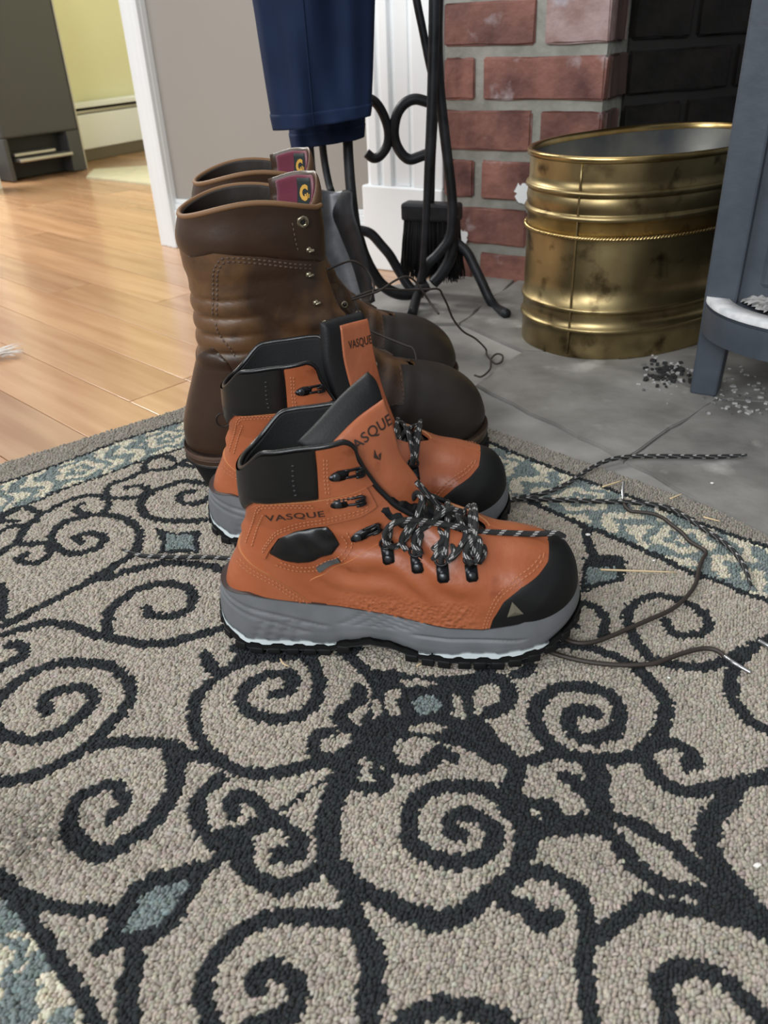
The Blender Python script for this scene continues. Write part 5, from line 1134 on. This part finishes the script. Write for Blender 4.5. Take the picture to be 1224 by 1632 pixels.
# ------------------------------------------------------------------ brass bucket
BC = np.array([.425, 1.292]); ba, bbm, ban, bh = .212, .133, .60, .272
bk = empty('brass_bucket', (*BC, .0095), ban); tag(bk, 'large oval aged-brass bucket with raised bands on the stone hearth', 'bucket')
def oval_loft(name, prof, m_, par, n=120, closeend=False, tw_=None):
    th = np.linspace(0, 2*pi, n, endpoint=False); V_ = []
    for (d, z) in prof:
        k = 2.25; cx = np.sign(np.cos(th))*np.abs(np.cos(th))**(2/k); cy = np.sign(np.sin(th))*np.abs(np.sin(th))**(2/k)
        nn = np.column_stack([cx*bbm, cy*ba]); nn /= np.hypot(*nn.T)[:, None]; p = np.column_stack([cx*ba, cy*bbm])+nn*d; V_.append(np.column_stack([p, np.full(n, z)]))
    V_ = np.array(V_).reshape(-1, 3); f = grid_faces(len(prof), n, True)
    if closeend: f.append(tuple(range((len(prof)-1)*n, len(prof)*n)))
    return mesh(name, V_, f, m_, par)
def bead(z, r=.0035): return [(r*sin(t)*1.0, z-r*cos(t)) for t in np.linspace(0, pi, 7)]
zs = lambda y_: (597-y_)/(597-266)*bh
pr = [(-.02, 0), (-.001, 0), (0, .003)]+[(.0, .02)]+bead(zs(545))+[(0, zs(527))]+bead(zs(510))+[(0, zs(470)), (0, zs(430)), (0, zs(400))]
pr += bead(zs(358), .0045)+[(.001, zs(350)), (.0025, zs(338)), (.001, zs(327))]+bead(zs(319), .0045)+[(0, zs(300)), (0, bh-.004)]
oval_loft('body', pr, M['brass'], bk)
oval_loft('rim', [(0, bh-.006), (.004, bh-.004), (.0048, bh), (.003, bh+.003), (-.001, bh+.003), (-.003, bh-.001), (-.003, bh-.006)], M['brass_hi'], bk)
oval_loft('inner_wall', [(-.0025, bh-.001), (-.003, .006), (-.05, .005), (-.13, .005)], M['bucket_in'], bk, closeend=True)
th = np.linspace(0, 2*pi, 500); k = 2.25; zr = zs(388)
for s_ in (0, 1):
    P = np.column_stack([np.sign(np.cos(th))*np.abs(np.cos(th))**(2/k)*(ba+.002)+np.cos(th)*.0015*np.cos(th*110+s_*pi), np.sign(np.sin(th))*np.abs(np.sin(th))**(2/k)*(bbm+.002)+np.sin(th)*.0015*np.cos(th*110+s_*pi), zr+.0015*np.sin(th*110+s_*pi)])
    v, f, uv = tube(P, .0019, 6); mesh('twisted_band', v, f, M['brass_hi'], bk)
t0 = 3.42; P = np.array([[np.sign(cos(t0))*abs(cos(t0))**(2/k)*(ba+.0012), np.sign(sin(t0))*abs(sin(t0))**(2/k)*(bbm+.0012), z] for z in np.linspace(.006, bh-.006, 12)]); v, f, uv = tube(P, .0016, 6); mesh('seam', v, f, M['brass'], bk)
# ------------------------------------------------------------------ cast iron stove
S0 = G(1098, 628, .009); S1 = G(1139, 637, .009); sd_ = (S1-S0)[:2]; sd_ = np.array([cos(radians(-31)), sin(radians(-31))]); sn = np.array([-sd_[1], sd_[0]])
sv = empty('cast_iron_stove', (*S0[:2], .0095), atan2(sd_[1], sd_[0])); tag(sv, 'slate-blue cast iron wood stove with an ash lip, right edge', 'stove')
spx_ = lambda x, y: (lambda q: (float((q[:2]-S0[:2])@sd_), float(q[2]-.0095)))(V(x, y, S0, sd_))
w1 = spx_(1140, 636)[0]; wtop = .050
m1 = MB()
v = []; 
for z, a_, b_, d_ in ((0, 0, w1, .034), (.10, .0, w1+.003, .036), (.13, -.001, w1+.004, .038), (.62, -.003, .040, .045)): v += [(a_, 0, z), (b_, 0, z), (b_, d_, z), (a_, d_, z)]
f = grid_faces(4, 4, True)+[(3, 2, 1, 0), (12, 13, 14, 15)]; o = mesh('leg', v, f, M['stove'], sv, False); bv = o.modifiers.new('b', 'BEVEL'); bv.width = .003; bv.segments = 2
def sbox(name, x0, x1, y0, y1, z0, z1, m_=None, bev=.004):
    vv, ff = box_vf((x1-x0, y1-y0, z1-z0), bev); vv += ((x0+x1)/2, (y0+y1)/2, (z0+z1)/2); return mesh(name, vv, ff, m_ or M['stove'], sv, False)
zsh = spx_(1180, 470)[1]-.008
sbox('body', .032, .50, .014, .33, zsh-.02, .62); sbox('front_panel', .055, .47, .012, .04, zsh+.012, .60, None, .008); sbox('door_panel', .085, .44, -.002, .02, zsh+.03, .56, None, .010)
sbox('leg_far', .46, .50, 0, .04, 0, .62); sv.children[-1].name = 'leg.001'
sbox('leg', .045, .08, .30, .335, 0, .62)
# ash lip: rounded tray in front
zl0, zl1 = zsh-.041, zsh-.004
th = np.linspace(pi, 2*pi, 30); lip = [(.246+.248*np.sign(cos(t))*abs(cos(t))**.55, .03+.125*sin(t)*1.0) for t in th]; lip = [(-.002, .05)]+lip+[(.485, .06)]
vv, ff = prism(lip, zl1-zl0, .004); vv[:, 2] += zl0; mesh('ash_lip', vv, ff, M['stove'], sv, False)
inner = [(.25+(x-.25)*.90, .03+(y_-.03)*.80) for x, y_ in lip]; 
rimb = MB(); no = len(lip); vv = [(x, y_, zl1) for x, y_ in lip]+[(x, y_, zl1+.006) for x, y_ in lip]+[(x, y_, zl1+.006) for x, y_ in inner]+[(x, y_, zl1+.001) for x, y_ in inner]
ff = grid_faces(4, no); mesh('ash_lip_rim', vv, ff, M['ash_w'], sv)['label'] = 'rim whitened by ash'
gr_ = MB(); q = random.Random(3)
nx, ny = 90, 36; Gd = np.zeros((ny, nx, 3)); 
for j in range(ny):
    for i in range(nx):
        x = .015+.47*i/(nx-1); yy = -.09+.12*j/(ny-1); e = max(0, 1-((x-.25)/.21)**6-((yy-.03)/.092)**4); z = zl1+.003+.011*min(1, e*2)*(.35+.65*q.random()); Gd[j, i] = (x, yy, z)
msk = lambda x, y_: ((x-.25)/.232)**2+0 < 1 and y_ > .03-.110*(max(0, 1-abs((x-.25)/.215)**3.2))**.5
fq = [f_ for f_ in grid_faces(ny, nx) if all(msk(*Gd.reshape(-1, 3)[i][:2]) for i in f_)]; mesh('ash_bed', Gd.reshape(-1, 3), fq, M['ash'], sv)['kind'] = 'stuff'
# scattered ash and chips on the hearth
ashm = MB(); q = random.Random(8)
for k in range(150):
    if k < 80: c = G(q.gauss(1062, 22), q.gauss(598, 12), .011)
    else: c = G(q.uniform(1120, 1224), q.uniform(575, 660), .011)
    s_ = q.uniform(.0012, .0042); vv, ff = box_vf((s_*q.uniform(1, 2), s_, s_*.6)); vv = vv@rotz(q.uniform(0, 3)).T; ashm.add(vv+c, ff)
o = ashm.build('ash_crumbs', M['ash'], None, False); tag(o, 'loose ash and charcoal chips scattered round the stove leg', 'ash', kind='stuff')
ch2 = MB()
for k in range(60): c = G(q.gauss(1066, 20), q.gauss(596, 10), .0125); s_ = q.uniform(.002, .006); vv, ff = box_vf((s_*1.5, s_, s_*.7)); ch2.add(vv@rotz(q.uniform(0, 3)).T+c, ff)
o = ch2.build('charcoal_chips', M['char'], None, False); tag(o, 'black charcoal bits between bucket and stove leg', 'charcoal', kind='stuff')
# ------------------------------------------------------------------ tool stand, shovel, brush, poker
def T3(pts, Y): return [PY(p[0], p[1], p[2] if len(p) > 2 else Y) for p in pts]
pts_o = np.array([.09, 1.43, 0.009])
ts_ = empty('fireplace_tool_stand', pts_o); tag(ts_, 'black wrought-iron fire tool stand with scrolls and curved feet, by the pilaster', 'tool stand')
def ttube(name, pts, r, Y, par, m_=None, org=None, sm=None, flat=1): 
    P = np.array(T3(pts, Y))-(org if org is not None else pts_o); v, f, uv = tube(P, r, 10, sm or len(pts)*8, flat); return mesh(name, v, f, m_ or M['iron'], par)
gz = G(657, 503, .018)
ttube('post', [(700, -60), (698, 0), (697, 60), (700, 135), (707, 200), (713, 250), (719, 300), (721, 340), (717, 378), (698, 405), (679, 425), (668, 460), (657, 500, gz[1])], .0085, 1.42, ts_)
ttube('post', [(722, 345, 1.44), (722, 380, 1.44), (718, 410, 1.44), (704, 436, 1.44), (690, 452, 1.44)], .010, 1.44, ts_)
gR = G(807, 500, .018)
ttube('leg', [(712, 372, 1.45), (727, 386, 1.45), (744, 402, 1.44), (756, 425, 1.43), (768, 450, 1.42), (779, 474, 1.41), (790, 490, 1.40), (807, 500, gR[1])], .0085, 1.42, ts_)
ttube('leg', [(568, 366, 1.46), (590, 372, 1.46), (608, 391, 1.46), (622, 408, 1.46), (636, 432, 1.46), (655, 460, 1.45), (675, 468, 1.44)], .0085, 1.46, ts_)
ttube('leg', [(572, 380, 1.40), (580, 405, 1.40), (592, 430, 1.40), (608, 453, 1.40), (630, 467, 1.40), (655, 469, 1.41), (682, 455, 1.42)], .0095, 1.40, ts_)
ttube('scroll', [(560, 180), (572, 162), (586, 157), (600, 165), (612, 185), (619, 210), (617, 232), (606, 248), (595, 252), (584, 244)], .0078, 1.45, ts_)
ttube('scroll', [(700, 164), (684, 163), (662, 158), (645, 165), (633, 182), (628, 207), (631, 228), (641, 246), (653, 254), (668, 250), (686, 243)], .0085, 1.45, ts_)
ttube('post', [(488, 160, 1.42), (491, 200, 1.42), (494, 240, 1.42), (498, 290, 1.42)], .007, 1.34, ts_, M['iron'])
po = empty('fire_poker', PY(676, 455, 1.39)); tag(po, 'straight black poker hanging in front of the brush', 'poker'); PO = np.array(po.location)
ttube('shaft', [(693, -60), (692, 40), (690, 120), (687, 200), (682, 290), (679, 350), (675, 410), (671, 452)], [.0088, .0088, .0085, .008, .0065, .0055, .005], 1.39, po, M['iron'], PO)
ttube('handle', [(655, -60), (664, 0), (673, 45), (685, 105), (692, 130)], .0062, 1.41, po, M['iron'], PO)
# shovel
so = np.array(PY(545, 480, 1.30)); shv = empty('fireplace_shovel', so); tag(shv, 'worn grey steel ash shovel standing behind the tall brown boots', 'shovel')
rows = [[PY(x, y, Y)-so for x, y, Y in r] for r in (
    [(504, 300, 1.33), (518, 303, 1.34), (532, 305, 1.34), (548, 304, 1.33)],
    [(502, 330, 1.32), (516, 334, 1.33), (530, 336, 1.335), (556, 336, 1.325)],
    [(500, 375, 1.31), (518, 382, 1.325), (540, 386, 1.325), (568, 378, 1.31)],
    [(505, 425, 1.30), (525, 430, 1.31), (552, 432, 1.31), (582, 428, 1.295)],
    [(520, 480, 1.28), (545, 484, 1.29), (568, 484, 1.29), (593, 480, 1.28)])]
g = bigrid(rows, 40, 24); v, f = slab(g, .004, .03); mesh('blade', v, f, M['iron_grey'], shv)
rows = [[PY(x, y, Y)-so for x, y, Y in r] for r in ([(546, 303, 1.325), (556, 302, 1.30), (561, 303, 1.29)], [(530, 338, 1.325), (552, 340, 1.295), (564, 338, 1.28)], [(541, 372, 1.315), (560, 376, 1.285), (574, 372, 1.27)], [(562, 425, 1.30), (576, 428, 1.27), (588, 424, 1.26)], [(578, 482, 1.28), (590, 484, 1.26), (598, 480, 1.25)])]
g = bigrid(rows, 30, 12); v, f = slab(g, .004, .05); mesh('side_flange', v, f, M['iron'], shv)
ttube('shaft', [(553, 150, 1.36), (554, 215, 1.35), (556, 260, 1.34), (560, 310, 1.33), (566, 360, 1.32), (572, 385, 1.315)], [.0075, .008, .0085, .0095], 1.34, shv, M['iron'], so)
ttube('hanging_hook', [(512, 190, 1.38), (514, 230, 1.38), (518, 262, 1.38), (524, 292, 1.37), (528, 305, 1.36)], .006, 1.38, shv, M['iron'], so)
# brush
bo = np.array(PY(686, 350, 1.49)); br = empty('hearth_brush', bo); tag(br, 'black bristle hearth brush hanging upright behind the poker', 'brush')
hd = PY(688, 337, 1.49)-bo; v, f = box_vf((.105, .034, .030), .005); mesh('brush_head', v@rotz(radians(-24)).T+hd, f, M['iron'], br, False)
ttube('shaft', [(700, 0, 1.49), (697, 120, 1.49), (690, 250, 1.49), (688, 325, 1.49)], .005, 1.49, br, M['iron'], bo)
bs = MB(); q = random.Random(2)
for i in range(520):
    u, w_ = q.uniform(-.048, .048), q.uniform(-.014, .014); p = rotz(radians(-24))@np.array([u, w_, 0])+hd+[0, 0, -.012]; L = q.uniform(.090, .108); fl_ = rotz(radians(-24))@np.array([u*.18, w_*.3, 0])
    bs.tube([p, p+fl_*.6+[q.gauss(0, .001), 0, -L*.6], p+fl_*1.2+[q.gauss(0, .002), q.gauss(0, .002), -L]], [.0013, .0008], 4, 4)
bs.build('bristles', M['black_r'], br)['kind'] = 'stuff'
# ------------------------------------------------------------------ blue trousers hanging in front of the stand
def leg(name, rows_, th, par, org, m_, mi, ph=0):
    n = 96; V_ = []
    for r_i, (xl, xr, y_, yr, Y, dep) in enumerate(rows_):
        a = PY(xl, y_, Y); b_ = PY(xr, yr, Y); c = (a+b_)/2; u_ = (b_-a)/2; t = np.linspace(0, 2*pi, n, endpoint=False); k = r_i/(len(rows_)-1)
        fd_ = .20*np.sin(t*3+ph+k*1.2)+.13*np.sin(t*7+ph*2+k*2)+.08*np.sin(t*11-k*3); rr_ = 1+fd_*(.3+.5*np.abs(np.sin(t)))
        V_.append(c+np.outer(np.cos(t)*(1+.0*fd_), u_)+np.outer(np.sin(t)*rr_, [0, dep, 0])-org)
    V_ = np.array(V_); g_ = np.stack([catmull(V_[:, j], 44) for j in range(n)], 1); return g_
pr_ = empty('blue_trousers', PY(520, 200, 1.27)); tag(pr_, 'navy blue trousers hanging with both hems down, over the fire tools', 'trousers'); PO2 = np.array(pr_.location)
for nm, rows_, ph in (('trouser_leg', [(385, 602, -90, -90, 1.24, .055), (402, 598, 0, 0, 1.24, .052), (413, 596, 70, 66, 1.24, .048), (424, 594, 140, 130, 1.24, .044), (431, 592, 182, 166, 1.24, .042), (436, 590, 207, 184, 1.24, .041)], .4),
                      ('trouser_leg', [(440, 600, -60, -60, 1.33, .04), (448, 592, 60, 60, 1.33, .038), (456, 586, 150, 140, 1.33, .036), (460, 582, 205, 190, 1.33, .035), (465, 580, 236, 218, 1.33, .034)], 2.2)):
    g_ = leg(nm, rows_, .002, pr_, PO2, None, None, ph); nr_, nc_ = g_.shape[:2]
    c_ = g_.mean(1, keepdims=True); gi = c_+(g_-c_)*.955; wav = np.zeros_like(g_); V_ = np.vstack([g_.reshape(-1, 3), gi.reshape(-1, 3)]); N_ = nr_*nc_
    f = grid_faces(nr_, nc_, True)+[tuple(i+N_ for i in q_[::-1]) for q_ in grid_faces(nr_, nc_, True)]; b0 = (nr_-1)*nc_
    f += [(b0+j, b0+(j+1) % nc_, N_+b0+(j+1) % nc_, N_+b0+j) for j in range(nc_)]; lgo = mesh(nm, V_, f, M['navy'], pr_)
    if ph < 1: v, f, uv = tube(g_[:, int(nc_*.735)]+[0, -.0004, 0], .0012, 6); mesh('seam', v, f, M['navy'], lgo)
    # turned hem: slightly proud band with a stitch ridge
    hm = c_+(g_-c_)*1.018; i0 = nr_-7; band_ = hm[i0:]; nb = nr_-i0; Vh = np.vstack([band_.reshape(-1, 3), (c_+(g_-c_)*1.0)[i0:].reshape(-1, 3)]); Nh = nb*nc_
    fh = grid_faces(nb, nc_, True)+[(j, (j+1) % nc_, Nh+(j+1) % nc_, Nh+j)[::-1] for j in range(nc_)]+[((nb-1)*nc_+j, (nb-1)*nc_+(j+1) % nc_, Nh+(nb-1)*nc_+(j+1) % nc_, Nh+(nb-1)*nc_+j) for j in range(nc_)]
    mesh('hem', Vh, fh, M['navy'], lgo)
# ------------------------------------------------------------------ loose bootlaces, straw, crumbs on the rug
def ground_tube(pts, z, r, org, n=8): P = np.array([G(p[0], p[1], ZG+(p[2] if len(p) > 2 else z)) for p in pts])-org; return tube(P, r, n, len(pts)*10)
C10 = lambda pts: [(864+a/3.4, 760+b/3.4) for a, b in pts]
def bootlace(label, pts, tip, up_=False):
    o_ = G(*C10(pts)[0], ZG); e = empty('bootlace', o_); tag(e, label, 'bootlace'); v, f, uv = ground_tube(C10(pts), .002, .0019, o_); mesh('cord', v, f, M['lace_br'], e)
    if tip: v, f, uv = ground_tube(tip, .002, .0017, o_); mesh('aglet', v, f, M['aglet'], e)
bootlace('dark brown bootlace curving from under the front boot up to the rug border', [(60, 830), (100, 862), (150, 890), (210, 902), (280, 895), (360, 868), (440, 835), (520, 800), (600, 765), (680, 730), (740, 690), (800, 630), (835, 570), (850, 500), (868, 450), (888, 410), (860, 385), (800, 350), (760, 305), (700, 258), (650, 220), (590, 198), (520, 190), (480, 185), (450, 160), (438, 125)],
         [(864+438/3.4, 760+125/3.4, .002), (864+436/3.4, 760+80/3.4, .006), (864+440/3.4, 760+28/3.4, .010)])
bootlace('lower dark brown bootlace ending in a bright metal tip, right of the front boot', [(0, 925), (60, 955), (150, 982), (250, 1003), (350, 1015), (450, 1020), (520, 1019), (600, 1012), (660, 993), (740, 963), (820, 940), (880, 930), (930, 935), (965, 952), (988, 972)],
         [(864+988/3.4, 760+972/3.4, .003), (864+1050/3.4, 760+1015/3.4, .004), (864+1130/3.4, 760+1060/3.4, .002)])
v, f, uv = tube(np.array([G(864+a/3.4, 760+b/3.4, ZG+z) for a, b, z in ((1172, 888, .001), (1224, 915, .002), (1260, 932, .002))])-G(1215, 1024, ZG), .0018, 8, 12); o = mesh('metal_lace_tip', v, f, M['aglet']); o.location = G(1215, 1024, ZG); tag(o, 'bright metal lace tip cut by the right edge of the frame', 'lace tip')
def stick(name, a, b, r, label, m_, g=None, z=.0015, mid=None):
    A = G(*a, ZG+z); B = G(*b, ZG+z); c = (A+B)/2; pts = [A-c]+([G(*mid, ZG+z+.001)-c] if mid else [])+[B-c]; v, f, uv = tube(np.array(pts), [r, r*.9, r*.5], 6, 8); o = mesh(name, v, f, m_); o.location = c; return tag(o, label, 'straw' if m_ is M['straw'] else 'crumb', g)
stick('straw_stalk', (957, 908), (1078, 912), .0010, 'long pale straw lying level beside the toe of the front boot', M['straw'])
stick('straw_stalk', (960, 776), (991, 766), .0010, 'short straw touching the upright tip of the brown bootlace', M['straw'])
stick('straw_stalk', (1068, 795), (1087, 787), .0009, 'small straw on the plain rug edge above the black striped lace', M['straw'])
stick('straw_stalk', (1121, 824), (1148, 831), .0009, 'straw right of the bend of the black striped lace', M['straw'])
stick('straw_stalk', (447, 1050), (461, 1062), .0008, 'tiny bent straw under the heel of the front boot', M['straw'], mid=(452, 1058))
stick('straw_stalk', (664, 1061), (672, 1057), .0008, 'tiny straw under the arch of the front boot', M['straw'])
def crumb(x, y, s_, label, z=.001):
    bm = bmesh.new(); bmesh.ops.create_icosphere(bm, subdivisions=1, radius=s_); q = random.Random(int(x))
    for v_ in bm.verts: v_.co = Vector((v_.co.x*1.5, v_.co.y, v_.co.z*.7))*q.uniform(.8, 1.2)
    me_ = bpy.data.meshes.new('crumb'); bm.to_mesh(me_); bm.free(); me_.materials.append(M['crumb']); o = new_obj('crumb', me_); o.location = G(x, y, ZG+z); tag(o, label, 'crumb')
crumb(1207, 1379, .0016, 'white crumb on the rug at the right edge'); crumb(937, 852, .0017, 'tan crumb just right of the toe of the front boot'); crumb(1042, 893, .0010, 'tiny white crumb above the long straw'); crumb(1066, 1080, .0010, 'tiny white crumb below the lower bootlace'); crumb(1135, 770, .0014, 'white fleck on the stone near the end of the upper striped lace')
# fluffy white tuft at the left edge of the wooden floor
o_ = G(2, 568, .004); ft = MB(); q = random.Random(12)
for k in range(60):
    a = q.gauss(.25, .55); L = q.uniform(.015, .045); p0 = np.array([q.uniform(-.03, .004), q.uniform(-.008, .008), q.uniform(0, .008)]); d = np.array([cos(a), sin(a)*.6, .35*q.random()]); ft.tube([p0, p0+d*L*.5, p0+d*L+[0, 0, -.002]], [.0012, .0003], 5, 5)
o = ft.build('white_tuft', M['crumb']); o.location = o_; tag(o, 'fluffy white tuft on the wooden floor at the left edge', 'tuft')
print('done', time.time()-T0)
